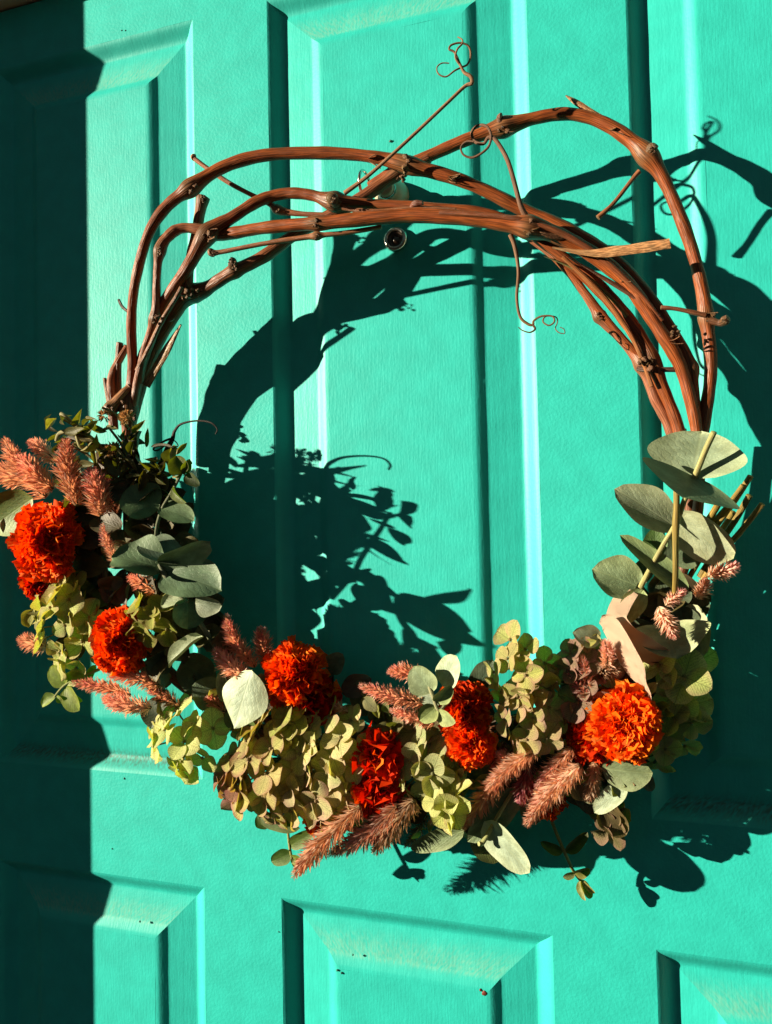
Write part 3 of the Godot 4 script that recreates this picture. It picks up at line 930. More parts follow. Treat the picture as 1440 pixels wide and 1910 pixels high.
func make_greens() -> void:
	var e := sprig("eucalyptus sprig with the largest round leaves, at the top right of the flowers", 1260, 1000, 48)
	leaf(e, [1290, 894, 62, 1308, 804, 54, 166, -6, 0.10, 0.10, 0.02, 0.58], Color(0.27, 0.34, 0.22), M.leaf)
	leaf(e, [1292, 886, 62, 1275, 928, 84, 186, 4, 0.05, -0.05, 0.02, 0.75], DEEP * 1.5, M.leaf)
	leaf(e, [1260, 984, 40, 1146, 912, 46, 78, 20, 0.16, 0.08, 0.04], Color(0.21, 0.26, 0.17), M.leaf)
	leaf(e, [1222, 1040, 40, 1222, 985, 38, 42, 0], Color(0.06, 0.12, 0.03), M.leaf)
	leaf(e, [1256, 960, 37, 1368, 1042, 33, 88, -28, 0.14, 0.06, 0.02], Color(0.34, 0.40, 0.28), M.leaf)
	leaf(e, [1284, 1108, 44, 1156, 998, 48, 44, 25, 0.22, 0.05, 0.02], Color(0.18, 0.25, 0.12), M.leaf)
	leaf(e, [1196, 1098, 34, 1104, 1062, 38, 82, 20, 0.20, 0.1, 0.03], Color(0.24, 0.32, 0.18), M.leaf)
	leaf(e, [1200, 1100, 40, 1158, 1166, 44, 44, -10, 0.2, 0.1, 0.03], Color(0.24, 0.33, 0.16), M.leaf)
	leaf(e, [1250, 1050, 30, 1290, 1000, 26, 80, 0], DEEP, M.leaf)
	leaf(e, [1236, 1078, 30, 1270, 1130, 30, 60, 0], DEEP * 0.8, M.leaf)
	leaf(e, [1240, 1162, 40, 1262, 1228, 54, 132, 10, 0.2, 0.12, 0.08], Color(0.24, 0.30, 0.17), M.leaf)
	leaf(e, [1286, 1126, 32, 1312, 1224, 38, 62, -24, 0.18, 0.1, 0.04], Color(0.28, 0.33, 0.22), M.leaf)
	leaf(e, [1120, 1192, 40, 1068, 1180, 46, 42, 10, 0.3, 0.1, 0.05], SILVER, M.leaf)
	stalk(e, [[1332, 806, 78, 5.5], [1316, 840, 72, 5.5], [1299, 882, 64, 5.5], [1276, 935, 56, 5], [1262, 975, 52, 5], [1238, 1015, 50, 4.5], [1212, 1062, 44, 4.5], [1194, 1098, 38, 5], [1180, 1140, 32, 5]], Color(0.46, 0.48, 0.20))
	stalk(e, [[1262, 898, 58, 6], [1262, 940, 58, 6], [1261, 972, 58, 7], [1260, 1010, 57, 6], [1260, 1072, 55, 5.5], [1258, 1110, 50, 5]], Color(0.30, 0.24, 0.055))
	var cut := sprig("bundle of cut straw coloured stems poking out to the right", 1340, 1000, 36, "cut_stems")
	for q in [[1330, 990, 1400, 888, 5.5], [1322, 985, 1386, 905, 4.5], [1345, 1010, 1398, 924, 6], [1335, 1045, 1422, 940, 5.5], [1310, 985, 1345, 930, 6], [1320, 1020, 1368, 955, 5]]:
		stalk(cut, [[q[0] - 40, q[1] + 66, 20, q[4]], [q[0], q[1], 24, q[4]], [(q[0] + q[2]) * 0.5 + 2, (q[1] + q[3]) * 0.5, 30, q[4]], [q[2], q[3], 38, q[4]]], jit(Color(0.36, 0.27, 0.07), 0.25))
	var l := sprig("dark green eucalyptus sprig over the left of the flowers", 310, 1030, 60)
	leaf(l, [296, 950, 56, 228, 922, 62, 82, 38, 0.10, 0.06, 0.04], Color(0.085, 0.150, 0.070), M.leaf)
	leaf(l, [299, 946, 56, 362, 972, 62, 46, 40, 0.12, 0.05, 0.03], Color(0.10, 0.165, 0.085), M.leaf)
	leaf(l, [304, 1062, 64, 208, 1040, 70, 90, 48, 0.25, 0.12, 0.16], Color(0.09, 0.155, 0.075), M.leaf)
	leaf(l, [300, 1060, 64, 392, 1014, 80, 66, 50, 0.2, -0.1, 0.16], Color(0.16, 0.22, 0.15), M.leaf)
	leaf(l, [262, 1012, 58, 345, 1050, 64, 62, 50, 0.1, 0.1, 0.06], Color(0.11, 0.16, 0.11), M.leaf)
	leaf(l, [306, 1070, 62, 414, 1102, 78, 92, 38, 0.12, 0.14, 0.1], Color(0.09, 0.15, 0.085), M.leaf)
	leaf(l, [350, 1116, 66, 350, 1174, 68, 64, 48, 0.15, 0.15, 0.04], Color(0.09, 0.155, 0.075), M.leaf)
	leaf(l, [352, 1118, 66, 300, 1130, 66, 42, -40, 0.3, 0.1, 0.1], Color(0.34, 0.40, 0.28), M.leaf)
	leaf(l, [364, 1124, 72, 414, 1130, 76, 42, 15, 0.2, 0.1, 0.08], Color(0.2, 0.25, 0.18), M.leaf)
	leaf(l, [380, 1188, 62, 316, 1246, 64, 40, -45, 0.4, 0.15, 0.12], Color(0.30, 0.36, 0.25), M.leaf)
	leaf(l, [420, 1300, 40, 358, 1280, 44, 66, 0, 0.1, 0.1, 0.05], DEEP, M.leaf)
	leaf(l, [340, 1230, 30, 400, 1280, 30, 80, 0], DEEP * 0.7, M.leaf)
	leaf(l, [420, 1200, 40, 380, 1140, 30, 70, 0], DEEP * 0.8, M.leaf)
	stalk(l, [[340, 880, 60, 2.5], [322, 915, 58, 2.8], [304, 946, 56, 3], [294, 975, 54, 3], [290, 1005, 52, 3], [286, 1060, 46, 3]], Color(0.16, 0.20, 0.10))
	stalk(l, [[298, 1052, 64, 4.5], [315, 1086, 65, 4.5], [345, 1120, 66, 5], [372, 1160, 60, 4.5], [405, 1212, 54, 4.5], [430, 1260, 44, 4.5]], Color(0.20, 0.25, 0.16))
	leaf(l, [342, 884, 62, 328, 850, 64, 40, 10, 0.3, 0.1, 0.05], Color(0.13, 0.16, 0.05), M.young)
	leaf(l, [342, 882, 62, 354, 856, 66, 18, 40, 0.3, 0.1, 0.05], Color(0.22, 0.27, 0.10), M.young)
	leaf(l, [345, 886, 62, 372, 906, 64, 22, 10, 0.2, 0.1, 0.05], Color(0.09, 0.13, 0.05), M.young)
	leaf(l, [324, 908, 60, 348, 938, 64, 18, -30, 0.5, 0.2, 0.05], Color(0.28, 0.33, 0.15), M.young)
	var pale := sprig("single pale kite shaped eucalyptus leaf facing the sun", 440, 1300, 66)
	leaf(pale, [470, 1250, 66, 436, 1360, 68, 100, -10, -0.08, 0.04, 0.10, 0.80], Color(0.36, 0.45, 0.33), M.leaf)
	leaf(pale, [486, 1256, 56, 494, 1322, 56, 34, 40], Color(0.13, 0.19, 0.08), M.leaf)
	leaf(pale, [418, 1310, 58, 410, 1252, 58, 22, 30], Color(0.2, 0.26, 0.15), M.leaf)
	leaf(pale, [420, 1330, 50, 480, 1368, 44, 44, 0], Color(0.10, 0.16, 0.05), M.leaf)
	var far := sprig("large dull green leaf at the left edge of the wreath", 50, 940, 34, "leaf_sprig")
	leaf(far, [62, 928, 36, -18, 985, 36, 78, 10, 0.15, 0.05, 0.04], Color(0.13, 0.20, 0.05), M.leaf)
	leaf(far, [20, 960, 34, 20, 1005, 36, 32, 10, 0.15, 0.05, 0.04], Color(0.16, 0.2, 0.1), M.leaf)
	var m := sprig("small round pale eucalyptus leaves above the middle of the wreath", 810, 1290, 66)
	leaf(m, [806, 1292, 68, 772, 1242, 70, 64, -15, 0.12, 0.08, 0.03], Color(0.22, 0.29, 0.18), M.leaf)
	leaf(m, [826, 1280, 64, 852, 1223, 68, 56, -25, 0.06, 0.06, 0.02], PALE * 0.95, M.leaf)
	leaf(m, [814, 1318, 70, 782, 1344, 72, 36, 5, 0.15, 0.1, 0.02], Color(0.24, 0.31, 0.10), M.leaf)
	leaf(m, [812, 1310, 70, 842, 1278, 74, 32, 30, 0.2, 0.1, 0.03], Color(0.25, 0.32, 0.14), M.leaf)
	leaf(m, [816, 1326, 70, 850, 1348, 72, 34, -20, 0.2, 0.1, 0.02], Color(0.32, 0.38, 0.18), M.leaf)
	leaf(m, [778, 1290, 58, 818, 1316, 60, 26, 0], SILVER, M.leaf)
	stalk(m, [[800, 1280, 68, 3], [808, 1300, 70, 3.5], [818, 1324, 70, 3.5], [832, 1312, 68, 3]], Color(0.40, 0.45, 0.25))
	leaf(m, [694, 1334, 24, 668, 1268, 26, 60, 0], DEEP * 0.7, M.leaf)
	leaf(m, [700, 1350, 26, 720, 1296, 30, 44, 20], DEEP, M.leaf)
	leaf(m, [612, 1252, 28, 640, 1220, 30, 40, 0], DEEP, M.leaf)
	var b := sprig("long pale eucalyptus leaf hanging at the bottom centre of the wreath", 930, 1560, 44)
	leaf(b, [903, 1532, 46, 988, 1628, 52, 74, -22, 0.06, 0.06, 0.02], Color(0.35, 0.43, 0.31), M.leaf)
	leaf(b, [972, 1470, 40, 872, 1570, 44, 56, 10, 0.12, 0.06, 0.02], Color(0.12, 0.18, 0.10), M.leaf)
	leaf(b, [866, 1548, 44, 766, 1584, 40, 40, 0, 0.1, 0.05, 0.03], Color(0.15, 0.21, 0.11), M.leaf)
	leaf(b, [880, 1560, 34, 930, 1608, 30, 40, 10], Color(0.15, 0.19, 0.06), M.leaf)
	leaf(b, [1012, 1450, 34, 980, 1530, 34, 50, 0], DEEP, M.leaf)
	stalk(b, [[960, 1470, 42, 3], [930, 1520, 46, 3.5], [912, 1552, 50, 4], [900, 1572, 52, 4.5], [893, 1574, 54, 4]], Color(0.36, 0.40, 0.16))
	var g := sprig("grey green eucalyptus leaves below the right marigold", 1160, 1440, 46)
	leaf(g, [1122, 1432, 46, 1218, 1442, 52, 70, 10, 0.12, 0.06, 0.02], Color(0.14, 0.19, 0.10), M.leaf)
	leaf(g, [1168, 1466, 44, 1108, 1516, 48, 40, -30, 0.12, 0.06, 0.05], PALE * 0.8, M.leaf)
	leaf(g, [1130, 1480, 40, 1082, 1486, 44, 34, -20, 0.12, 0.06, 0.05], SILVER, M.leaf)
	leaf(g, [1120, 1505, 36, 1168, 1558, 38, 50, 10, 0.2, 0.06, 0.1], Color(0.17, 0.13, 0.06), M.young)
	leaf(g, [1200, 1440, 36, 1216, 1476, 34, 26, 0], DEEP, M.leaf)
	var t := sprig("thin trailing twig with small leaves at the lowest point of the wreath", 1060, 1600, 24, "trailing_twig")
	stalk(t, [[1025, 1520, 34, 3.5], [1036, 1550, 32, 3.5], [1054, 1592, 27, 3.5], [1068, 1622, 22, 3], [1082, 1642, 19, 2.5]], Color(0.22, 0.24, 0.07))
	leaf(t, [1056, 1590, 27, 1096, 1552, 28, 24, 10, 0.2, 0.1, 0.05], Color(0.10, 0.11, 0.04), M.young)
	leaf(t, [1050, 1590, 27, 1008, 1570, 29, 20, 10, 0.3, 0.2, 0.05], Color(0.11, 0.12, 0.05), M.young)
	leaf(t, [1072, 1630, 22, 1100, 1620, 24, 24, 20, 0.2, 0.1, 0.05], Color(0.20, 0.20, 0.05), M.young)
	leaf(t, [1072, 1630, 22, 1050, 1636, 24, 14, 0, 0.2, 0.1, 0.05], Color(0.26, 0.28, 0.12), M.young)
	leaf(t, [1084, 1640, 19, 1102, 1676, 18, 17, 20, 0.4, 0.15, 0.05], Color(0.28, 0.27, 0.09), M.young)
	leaf(t, [1082, 1642, 19, 1092, 1680, 21, 15, -30, 0.4, 0.1, 0.05], Color(0.48, 0.46, 0.22), M.young)
	leaf(t, [1086, 1642, 19, 1110, 1666, 20, 10, 0, 0.4, 0.2, 0.05], Color(0.3, 0.3, 0.1), M.young)
	var y := sprig("bright yellow green young leaves sticking out low on the left", 120, 1280, 40, "leaf_sprig")
	stalk(y, [[215, 1235, 34, 3], [170, 1255, 38, 3], [124, 1276, 42, 2.5], [100, 1302, 44, 2]], Color(0.34, 0.42, 0.12))
	leaf(y, [124, 1276, 42, 93, 1244, 44, 40, 0, 0.1, 0.08, 0.02], LIME, M.young)
	leaf(y, [122, 1282, 42, 148, 1326, 44, 38, 0, 0.15, 0.1, 0.02], LIME * 0.85, M.young)
	leaf(y, [104, 1298, 44, 78, 1316, 46, 24, -20, 0.3, 0.1, 0.05], Color(0.36, 0.44, 0.14), M.young)
	leaf(y, [106, 1298, 44, 120, 1310, 44, 13, 0, 0.3, 0.1, 0.05], LIME, M.young)
	leaf(y, [124, 1276, 42, 156, 1250, 42, 28, 0, 0.1, 0.08, 0.02], LIME, M.young)
	leaf(y, [138, 1298, 42, 154, 1308, 42, 14, 0, 0.3, 0.1, 0.05], LIME * 1.2, M.young)
	leaf(y, [180, 1240, 34, 160, 1282, 36, 18, 0, 0.3, 0.1, 0.05], LIME, M.young)
	var z := sprig("small round leaves hanging below the brownish hydrangea", 542, 1570, 36, "leaf_sprig")
	stalk(z, [[536, 1530, 34, 2.2], [538, 1560, 36, 2.4], [542, 1590, 38, 2.4], [548, 1612, 39, 2]], Color(0.34, 0.36, 0.12))
	leaf(z, [540, 1578, 37, 586, 1550, 38, 28, 0, 0.15, 0.1, 0.02], Color(0.15, 0.20, 0.05), M.young)
	leaf(z, [544, 1590, 38, 506, 1607, 40, 30, 0, 0.15, 0.1, 0.02], Color(0.14, 0.20, 0.06), M.young)
	leaf(z, [542, 1600, 38, 566, 1604, 40, 20, 0, 0.25, 0.1, 0.02], LIME * 0.8, M.young)
	leaf(z, [546, 1604, 39, 566, 1618, 38, 16, 0, 0.25, 0.1, 0.02], Color(0.2, 0.2, 0.06), M.young)
	leaf(z, [480, 1520, 36, 500, 1545, 36, 24, 0, 0.25, 0.1, 0.02], Color(0.12, 0.16, 0.05), M.young)
	leaf(z, [484, 1524, 40, 560, 1545, 40, 30, 0, 0.15, 0.1, 0.06], Color(0.13, 0.18, 0.08), M.young)
	# dark leaves packed behind the flowers
	var fill := sprig("dark crumpled leaves packed behind the flowers", 700, 1400, 24, "backing_leaves")
	var mass := Shape.new()
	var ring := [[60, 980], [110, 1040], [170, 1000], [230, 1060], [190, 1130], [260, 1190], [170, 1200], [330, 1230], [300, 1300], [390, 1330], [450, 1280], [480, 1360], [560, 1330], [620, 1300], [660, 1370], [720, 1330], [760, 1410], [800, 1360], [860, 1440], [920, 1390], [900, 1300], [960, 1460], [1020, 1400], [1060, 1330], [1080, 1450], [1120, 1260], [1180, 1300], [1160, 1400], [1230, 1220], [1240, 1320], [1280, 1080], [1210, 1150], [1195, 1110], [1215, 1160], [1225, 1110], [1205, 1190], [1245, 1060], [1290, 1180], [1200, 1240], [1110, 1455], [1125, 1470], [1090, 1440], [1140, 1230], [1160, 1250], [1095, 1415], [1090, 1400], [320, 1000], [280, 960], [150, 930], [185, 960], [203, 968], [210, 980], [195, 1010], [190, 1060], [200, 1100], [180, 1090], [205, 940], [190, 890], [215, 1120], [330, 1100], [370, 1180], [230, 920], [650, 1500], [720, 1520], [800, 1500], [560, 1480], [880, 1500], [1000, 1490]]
	for q in ring:
		for k in 2:
			var a := rnd(0, TAU)
			var bx: float = q[0] + rnd(-20, 20)
			var by: float = q[1] + rnd(-20, 20)
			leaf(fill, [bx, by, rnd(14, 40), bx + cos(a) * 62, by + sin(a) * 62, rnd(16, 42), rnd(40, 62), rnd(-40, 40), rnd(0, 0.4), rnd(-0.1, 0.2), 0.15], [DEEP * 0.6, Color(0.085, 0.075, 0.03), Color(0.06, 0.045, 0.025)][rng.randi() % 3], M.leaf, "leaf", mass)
	for q in [[240, 870], [270, 900], [300, 930], [250, 950], [220, 905], [290, 990], [330, 1020], [260, 1010], [235, 985], [315, 1105], [325, 1120], [335, 1095], [305, 1085], [320, 1140], [345, 1075], [355, 1105], [290, 1100], [270, 1130], [310, 1130], [350, 1190], [300, 1170], [320, 1210], [380, 1120], [340, 1110], [370, 1150], [395, 1200], [330, 1165], [300, 870], [325, 960]]:
		for k in 2:
			var a := rnd(0, TAU)
			var bx: float = q[0] + rnd(-18, 18)
			var by: float = q[1] + rnd(-18, 18)
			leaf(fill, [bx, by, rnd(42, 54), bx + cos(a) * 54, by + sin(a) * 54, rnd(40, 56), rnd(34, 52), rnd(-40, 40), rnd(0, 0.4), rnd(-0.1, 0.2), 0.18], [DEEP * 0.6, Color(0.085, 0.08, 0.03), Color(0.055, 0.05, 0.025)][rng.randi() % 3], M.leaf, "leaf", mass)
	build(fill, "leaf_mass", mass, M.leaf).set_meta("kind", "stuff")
	# small mixed leaves and bits tucked between the flowers
	var tuck := sprig("small olive and brown leaves tucked between the flowers", 760, 1420, 44, "tucked_leaves")
	for q in [[310, 1290], [400, 1290], [440, 1370], [660, 1320], [690, 1300], [740, 1340], [740, 1440], [770, 1480], [850, 1440], [880, 1470], [930, 1410], [1040, 1260], [1075, 1220], [1040, 1330], [1060, 1470], [1150, 1450], [1190, 1430], [1210, 1290], [1100, 1200], [1225, 1330], [640, 1500], [690, 1540], [800, 1545], [840, 1540], [170, 1140], [190, 1230], [70, 1150], [1020, 1430], [905, 1340], [1110, 1440]]:
		for k in 3:
			var a := rnd(0, TAU)
			var bx: float = q[0] + rnd(-16, 16)
			var by: float = q[1] + rnd(-16, 16)
			var ln := rnd(20, 38)
			leaf(tuck, [bx, by, rnd(34, 48), bx + cos(a) * ln, by + sin(a) * ln, rnd(38, 54), ln * rnd(0.5, 0.85), rnd(-50, 30), rnd(0.0, 0.5), rnd(-0.2, 0.3), 0.14], [Color(0.30, 0.32, 0.10), Color(0.22, 0.24, 0.12), Color(0.36, 0.24, 0.15), Color(0.16, 0.18, 0.07), Color(0.46, 0.44, 0.22)][rng.randi() % 5], M.sepal)
	# dried herb with curled leaves and seed heads, top left
	var h := sprig("dried olive herb with curled leaves and buds at the top left of the flowers", 200, 850, 44, "dried_herb")
	for i in 100:
		var bx := rnd(110, 330)
		var by := rnd(800, 935)
		if i < 12:
			bx = rnd(98, 180)
			by = rnd(775, 815)
		if by < 830 and bx > 255: by += 50
		var a := rnd(0, TAU)
		var ln := rnd(18, 46)
		leaf(h, [bx, by, rnd(36, 62), bx + cos(a) * ln, by + sin(a) * ln, rnd(40, 66), ln * rnd(0.2, 0.42), rnd(-70, 70), rnd(0.3, 1.1), rnd(-0.45, 0.5), 0.3, 0.85], [Color(0.14, 0.14, 0.06), Color(0.20, 0.19, 0.09), Color(0.09, 0.075, 0.04), Color(0.32, 0.29, 0.15)][rng.randi() % 4], M.young)
	for q in [[180, 840, 118, 782], [210, 860, 150, 800], [240, 860, 205, 800], [230, 880, 165, 870], [280, 900, 215, 830], [300, 930, 240, 860], [260, 920, 300, 880], [200, 900, 130, 830], [240, 800, 190, 760], [290, 950, 225, 900]]:
		stalk(h, [[q[0], q[1], 38, 3], [lerpf(q[0], q[2], 0.5) + rnd(-9, 9), lerpf(q[1], q[3], 0.5) + rnd(-9, 9), 44, 2.6], [q[2], q[3], 50, 2.2]], jit(Color(0.27, 0.25, 0.10), 0.35))
	stalk(h, [[105, 822, 50, 3], [112, 808, 53, 4], [135, 803, 55, 4.4], [142, 806, 56, 4], [150, 832, 54, 4], [166, 836, 50, 4]], Color(0.36, 0.36, 0.15))
	stalk(h, [[114, 772, 52, 4], [124, 778, 52, 3.4], [150, 800, 46, 3]], Color(0.40, 0.40, 0.2))
	for q in [[213, 840, 58, 20], [238, 778, 58, 16], [196, 776, 58, 15], [232, 782, 56, 14]]:
		var s := Shape.new()
		var c := at(q[0], q[1], q[2]) - origin(h)
		var r: float = q[3] * unit(q[0], q[1], q[2])
		for k in 90:
			var d := Vector3(rnd(-1, 1), rnd(-0.8, 1), rnd(-0.2, 1)).normalized()
			sheet(s, c + d * r * 0.3, c + d * r * rnd(0.85, 1.1), r * 0.18, rnd(0, 360), 0.3, 0.1, 0.0, jit(Color(0.30, 0.19, 0.08), 0.25), jit(Color(0.50, 0.36, 0.18), 0.25), 0.7, 4, 3)
		var sm := build(h, "seed_head", s, M.bract)
		sm.set_meta("kind", "stuff")
	make_ribbon()

func make_ribbon() -> void:
	var r := sprig("peach ribbon tied round the wreath between the leaves at lower right", 1165, 1200, 58, "ribbon")
	var peach := Color(0.90, 0.63, 0.45)
	for band in [
		[[1176, 1100, 44, 17, 6], [1158, 1128, 52, 19, 4], [1150, 1155, 58, 19, 0], [1168, 1185, 62, 21, -3], [1200, 1208, 62, 23, -3], [1240, 1232, 46, 20, 4]],
		[[1120, 1155, 44, 8, 20], [1135, 1162, 58, 16, 12], [1150, 1185, 64, 18, 6], [1166, 1215, 66, 19, 0], [1186, 1250, 62, 17, -6], [1198, 1275, 58, 8, -8], [1208, 1300, 56, 7, 6], [1206, 1330, 48, 6, 0]]]:
		var s := Shape.new()
		var rows := spline(band, 9)
		var p := PackedVector3Array()
		var cs := PackedColorArray()
		var us := PackedVector2Array()
		for i in rows.size():
			var q: Array = rows[i]
			var nx: Array = rows[min(i + 1, rows.size() - 1)]
			var pv: Array = rows[max(i - 1, 0)]
			var d := Vector2(nx[0] - pv[0], nx[1] - pv[1]).normalized()
			for k in 7:
				var e := (k - 3) / 3.0
				p.append(at(q[0] - d.y * q[3] * e, q[1] + d.x * q[3] * e, q[2] - 6.0 - (9.0 + 0.4 * q[4]) * e + 1.2 * sin(e * 4.0 + i * 0.25)) - origin(r))
				cs.append(peach)
				us.append(Vector2(k / 6.0, i * 0.12))
		s.grid(p, rows.size(), 7, cs, us)
		build(r, "ribbon_band", s, M.ribbon)

func make_flowers() -> void:
	var olive := Color(0.52, 0.57, 0.15)
	var tan_c := Color(0.72, 0.62, 0.34)
	var lime := Color(0.80, 0.86, 0.32)
	var mauve := Color(0.42, 0.19, 0.17)
	var sage := Color(0.52, 0.57, 0.28)
	hydrangea("olive and tan hydrangea head left of the second marigold", [130, 1165, 42, 60, 85, 18, 15, 40], olive, tan_c, 0.6)
	hydrangea("small olive hydrangea tuft lying over the second marigold", [282, 1150, 56, 42, 38, 14, 8, 36], Color(0.42, 0.45, 0.08), Color(0.52, 0.47, 0.15), 0.4)
	hydrangea("lime yellow hydrangea head at lower left, the brightest one", [345, 1378, 44, 66, 56, 18, 17, 40], lime, Color(0.62, 0.60, 0.30), 0.3)
	hydrangea("brown and mauve hydrangea head, largest at the bottom of the wreath", [500, 1432, 46, 80, 92, 22, 26, 42], Color(0.66, 0.64, 0.22), mauve, 0.35)
	hydrangea("", [615, 1395, 46, 80, 70, 20, 20, 40], Color(0.66, 0.69, 0.27), Color(0.76, 0.60, 0.42), 0.35)
	hydrangea("", [580, 1480, 46, 100, 45, 18, 16, 40], Color(0.66, 0.63, 0.28), Color(0.66, 0.42, 0.34), 0.35)
	hydrangea("", [442, 1452, 44, 34, 52, 14, 9, 38], Color(0.44, 0.24, 0.15), Color(0.32, 0.125, 0.13), 0.35)
	hydrangea("", [542, 1345, 52, 22, 26, 10, 3, 46], olive, Color(0.27, 0.25, 0.10), 0.2)
	hydrangea("sage green hydrangea head in the shade at the bottom centre", [795, 1430, 40, 68, 58, 18, 14, 42], sage, Color(0.50, 0.53, 0.28), 0.3)
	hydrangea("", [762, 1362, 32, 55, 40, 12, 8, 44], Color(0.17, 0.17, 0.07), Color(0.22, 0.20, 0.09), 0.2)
	hydrangea("", [835, 1500, 54, 24, 22, 12, 5, 42], lime, Color(0.58, 0.58, 0.25), 0.3)
	hydrangea("tall olive and mauve hydrangea head right of the centre marigold", [968, 1248, 48, 52, 62, 18, 17, 42], Color(0.60, 0.63, 0.17), Color(0.52, 0.35, 0.27), 0.2)
	hydrangea("", [985, 1335, 46, 52, 70, 16, 16, 36], Color(0.52, 0.47, 0.18), Color(0.54, 0.35, 0.29), 0.3)
	hydrangea("", [1075, 1268, 40, 58, 60, 16, 12, 38], Color(0.34, 0.26, 0.16), Color(0.36, 0.20, 0.19), 0.4)
	hydrangea("pale green hydrangea florets at the right edge of the wreath", [1255, 1262, 36, 42, 36, 10, 5, 56], Color(0.55, 0.60, 0.22), Color(0.62, 0.64, 0.30), 0.15)
	hydrangea("", [1270, 1345, 30, 34, 52, 10, 6, 46], Color(0.42, 0.46, 0.18), Color(0.50, 0.52, 0.24), 0.3)
	hydrangea("", [1228, 1390, 34, 22, 30, 10, 4, 36], Color(0.42, 0.46, 0.18), Color(0.50, 0.52, 0.24), 0.3)
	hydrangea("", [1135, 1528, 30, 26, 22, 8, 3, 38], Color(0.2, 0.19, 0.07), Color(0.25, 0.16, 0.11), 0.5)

	var red := Color(0.62, 0.035, 0.004)
	var orange := Color(0.95, 0.20, 0.010)
	var amber := Color(0.95, 0.29, 0.014)
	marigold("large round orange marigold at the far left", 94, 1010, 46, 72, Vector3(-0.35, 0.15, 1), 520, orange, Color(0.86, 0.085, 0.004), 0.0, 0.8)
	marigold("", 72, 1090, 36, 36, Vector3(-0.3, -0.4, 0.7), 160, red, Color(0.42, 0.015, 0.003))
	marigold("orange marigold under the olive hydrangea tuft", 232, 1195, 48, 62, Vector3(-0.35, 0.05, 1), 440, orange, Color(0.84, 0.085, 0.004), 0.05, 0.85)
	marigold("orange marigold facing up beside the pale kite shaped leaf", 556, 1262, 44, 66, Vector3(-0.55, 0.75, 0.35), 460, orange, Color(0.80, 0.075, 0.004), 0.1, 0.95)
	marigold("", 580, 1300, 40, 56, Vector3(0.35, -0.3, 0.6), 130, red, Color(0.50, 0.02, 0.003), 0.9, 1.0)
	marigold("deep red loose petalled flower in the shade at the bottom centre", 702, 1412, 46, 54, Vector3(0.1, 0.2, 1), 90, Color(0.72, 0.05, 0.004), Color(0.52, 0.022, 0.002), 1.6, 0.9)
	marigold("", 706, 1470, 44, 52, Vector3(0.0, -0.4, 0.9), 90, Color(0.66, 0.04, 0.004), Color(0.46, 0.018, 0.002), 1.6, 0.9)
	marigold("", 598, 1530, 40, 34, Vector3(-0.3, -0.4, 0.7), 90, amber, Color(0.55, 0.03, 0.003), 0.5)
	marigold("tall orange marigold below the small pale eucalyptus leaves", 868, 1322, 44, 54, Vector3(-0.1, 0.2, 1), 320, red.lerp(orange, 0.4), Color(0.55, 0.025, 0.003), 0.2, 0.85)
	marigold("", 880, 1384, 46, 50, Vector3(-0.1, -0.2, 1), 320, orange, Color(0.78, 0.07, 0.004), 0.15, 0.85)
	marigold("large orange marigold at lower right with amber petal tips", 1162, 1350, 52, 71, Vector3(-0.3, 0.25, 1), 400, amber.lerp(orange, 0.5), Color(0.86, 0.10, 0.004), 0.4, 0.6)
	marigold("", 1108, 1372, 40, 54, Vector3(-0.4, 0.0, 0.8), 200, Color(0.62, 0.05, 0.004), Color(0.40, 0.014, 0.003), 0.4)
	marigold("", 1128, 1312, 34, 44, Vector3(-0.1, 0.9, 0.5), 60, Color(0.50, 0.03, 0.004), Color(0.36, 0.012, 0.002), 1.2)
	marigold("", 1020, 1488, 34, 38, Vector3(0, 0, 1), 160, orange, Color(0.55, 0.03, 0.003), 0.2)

	var cream := Color(0.86, 0.68, 0.48)
	var pink := Color(0.80, 0.36, 0.39)
	var rose := Color(0.62, 0.20, 0.26)
	var tan2 := Color(0.74, 0.52, 0.32)
	celosia([88, 930, 44, 2, 812, 50, 58], cream, Color(0.60, 0.24, 0.20), 340, "creamy pink celosia spikes fanning out at the left edge")
	celosia([100, 915, 48, 28, 846, 54, 54], tan2, pink, 320)
	celosia([70, 900, 36, -6, 868, 38, 56], cream, Color(0.58, 0.26, 0.22), 300)
	celosia([144, 945, 66, 122, 812, 72, 54], tan2, Color(0.50, 0.13, 0.13), 360)
	celosia([188, 965, 64, 166, 868, 70, 62], tan2, rose, 340)
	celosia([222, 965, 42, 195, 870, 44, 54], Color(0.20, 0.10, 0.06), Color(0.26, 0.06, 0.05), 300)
	celosia([105, 862, 34, 50, 822, 38, 34], cream, pink, 200)
	celosia([222, 1056, 54, 188, 972, 58, 34], cream, rose, 220)
	celosia([296, 1108, 52, 236, 1074, 54, 36], tan2, pink, 200)
	celosia([90, 1205, 40, 32, 1190, 42, 38], Color(0.72, 0.54, 0.40), Color(0.66, 0.34, 0.30), 200)
	celosia([478, 1246, 50, 418, 1140, 58, 48], tan2, rose.lerp(pink, 0.4), 340, "dusky pink celosia spikes between the pale leaf and the orange marigold")
	celosia([494, 1240, 48, 484, 1166, 54, 42], tan2, rose, 260)
	celosia([465, 1272, 56, 396, 1206, 60, 44], cream, pink, 260)
	celosia([246, 1298, 50, 126, 1272, 56, 42], tan2, rose.lerp(pink, 0.5), 340, "rose celosia spikes pointing left below the second marigold")
	celosia([300, 1280, 46, 196, 1258, 50, 44], tan2, rose, 300)
	celosia([285, 1320, 50, 186, 1300, 56, 40], cream, pink, 280)
	celosia([340, 1322, 44, 268, 1282, 46, 36], tan2, rose, 220)
	celosia([796, 1312, 56, 662, 1276, 66, 48], cream, pink, 380, "pink celosia spike pointing left in the middle of the wreath")
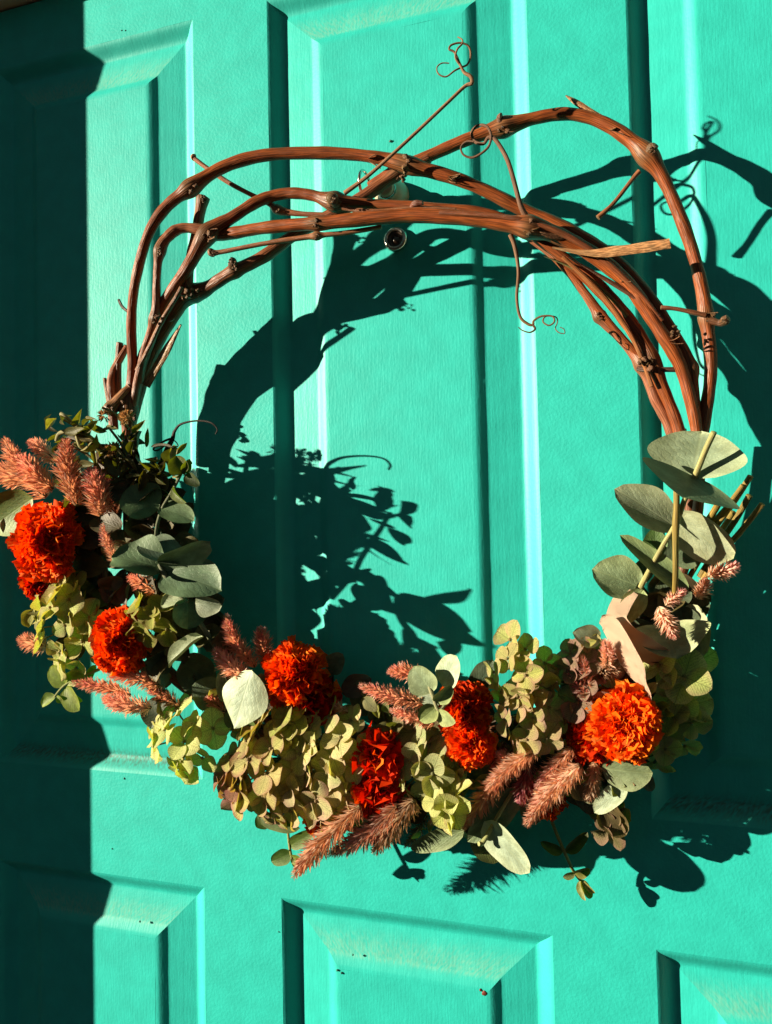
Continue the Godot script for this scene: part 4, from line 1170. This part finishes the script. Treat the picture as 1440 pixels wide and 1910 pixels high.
	celosia([800, 1270, 48, 718, 1252, 54, 38], tan2, pink, 240)
	celosia([812, 1352, 52, 722, 1322, 60, 38], cream, pink, 240)
	celosia([676, 1500, 58, 540, 1642, 50, 62], tan2, Color(0.55, 0.19, 0.13), 420, "long rose and tan celosia plumes hanging at the bottom left")
	celosia([745, 1500, 56, 602, 1600, 48, 56], Color(0.50, 0.32, 0.2), pink * 0.9, 400)
	celosia([775, 1490, 54, 694, 1596, 46, 56], Color(0.46, 0.32, 0.19), Color(0.46, 0.26, 0.17), 360)
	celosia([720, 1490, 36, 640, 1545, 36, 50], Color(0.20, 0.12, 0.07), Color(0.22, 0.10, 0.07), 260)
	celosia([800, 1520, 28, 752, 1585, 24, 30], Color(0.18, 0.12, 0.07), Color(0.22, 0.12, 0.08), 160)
	celosia([952, 1430, 50, 858, 1552, 48, 46], tan2, Color(0.52, 0.16, 0.11), 380, "reddish celosia spike drooping left of the bottom leaf")
	celosia([1005, 1395, 52, 902, 1482, 54, 52], cream, Color(0.60, 0.26, 0.19), 360)
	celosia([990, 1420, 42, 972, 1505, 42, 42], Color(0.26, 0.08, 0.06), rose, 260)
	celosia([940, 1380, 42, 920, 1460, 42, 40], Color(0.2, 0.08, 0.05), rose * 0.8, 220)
	celosia([1085, 1425, 54, 975, 1546, 52, 62], cream, Color(0.60, 0.24, 0.17), 440, "peach celosia plumes drooping below the right marigold")
	celosia([1070, 1395, 48, 996, 1475, 50, 50], tan2, pink, 320)
	celosia([1112, 1420, 46, 1096, 1500, 44, 44], tan2, Color(0.36, 0.17, 0.11), 280)
	celosia([1130, 1250, 50, 1128, 1190, 64, 40], cream, pink, 200)
	celosia([1100, 1262, 42, 1162, 1250, 52, 44], Color(0.24, 0.15, 0.08), Color(0.40, 0.24, 0.15), 220)
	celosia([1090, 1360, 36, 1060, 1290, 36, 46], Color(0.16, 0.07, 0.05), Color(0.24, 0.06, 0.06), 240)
	celosia([1120, 1330, 44, 1050, 1245, 50, 44], Color(0.42, 0.25, 0.17), rose, 260)
	celosia([960, 1450, 46, 925, 1400, 54, 36], tan2, rose, 200)
	celosia([650, 1330, 40, 610, 1310, 44, 30], tan2, rose, 140)
	celosia([1110, 1310, 46, 1085, 1215, 50, 38], tan2, pink, 220)
	celosia([420, 1330, 40, 380, 1300, 46, 30], tan2, rose, 140)
	celosia([850, 1465, 46, 800, 1540, 42, 36], Color(0.40, 0.26, 0.17), rose, 200)
	celosia([1228, 1130, 58, 1264, 1194, 62, 40], cream, Color(0.62, 0.25, 0.22), 220, "small pink celosia spike among the leaves at right")
	celosia([1318, 1075, 40, 1382, 1052, 42, 42], tan2, pink, 220)
	celosia([1300, 1118, 42, 1322, 1078, 44, 34], cream, Color(0.60, 0.28, 0.25), 160)
	celosia([1240, 1130, 50, 1282, 1098, 52, 34], cream, rose, 160)
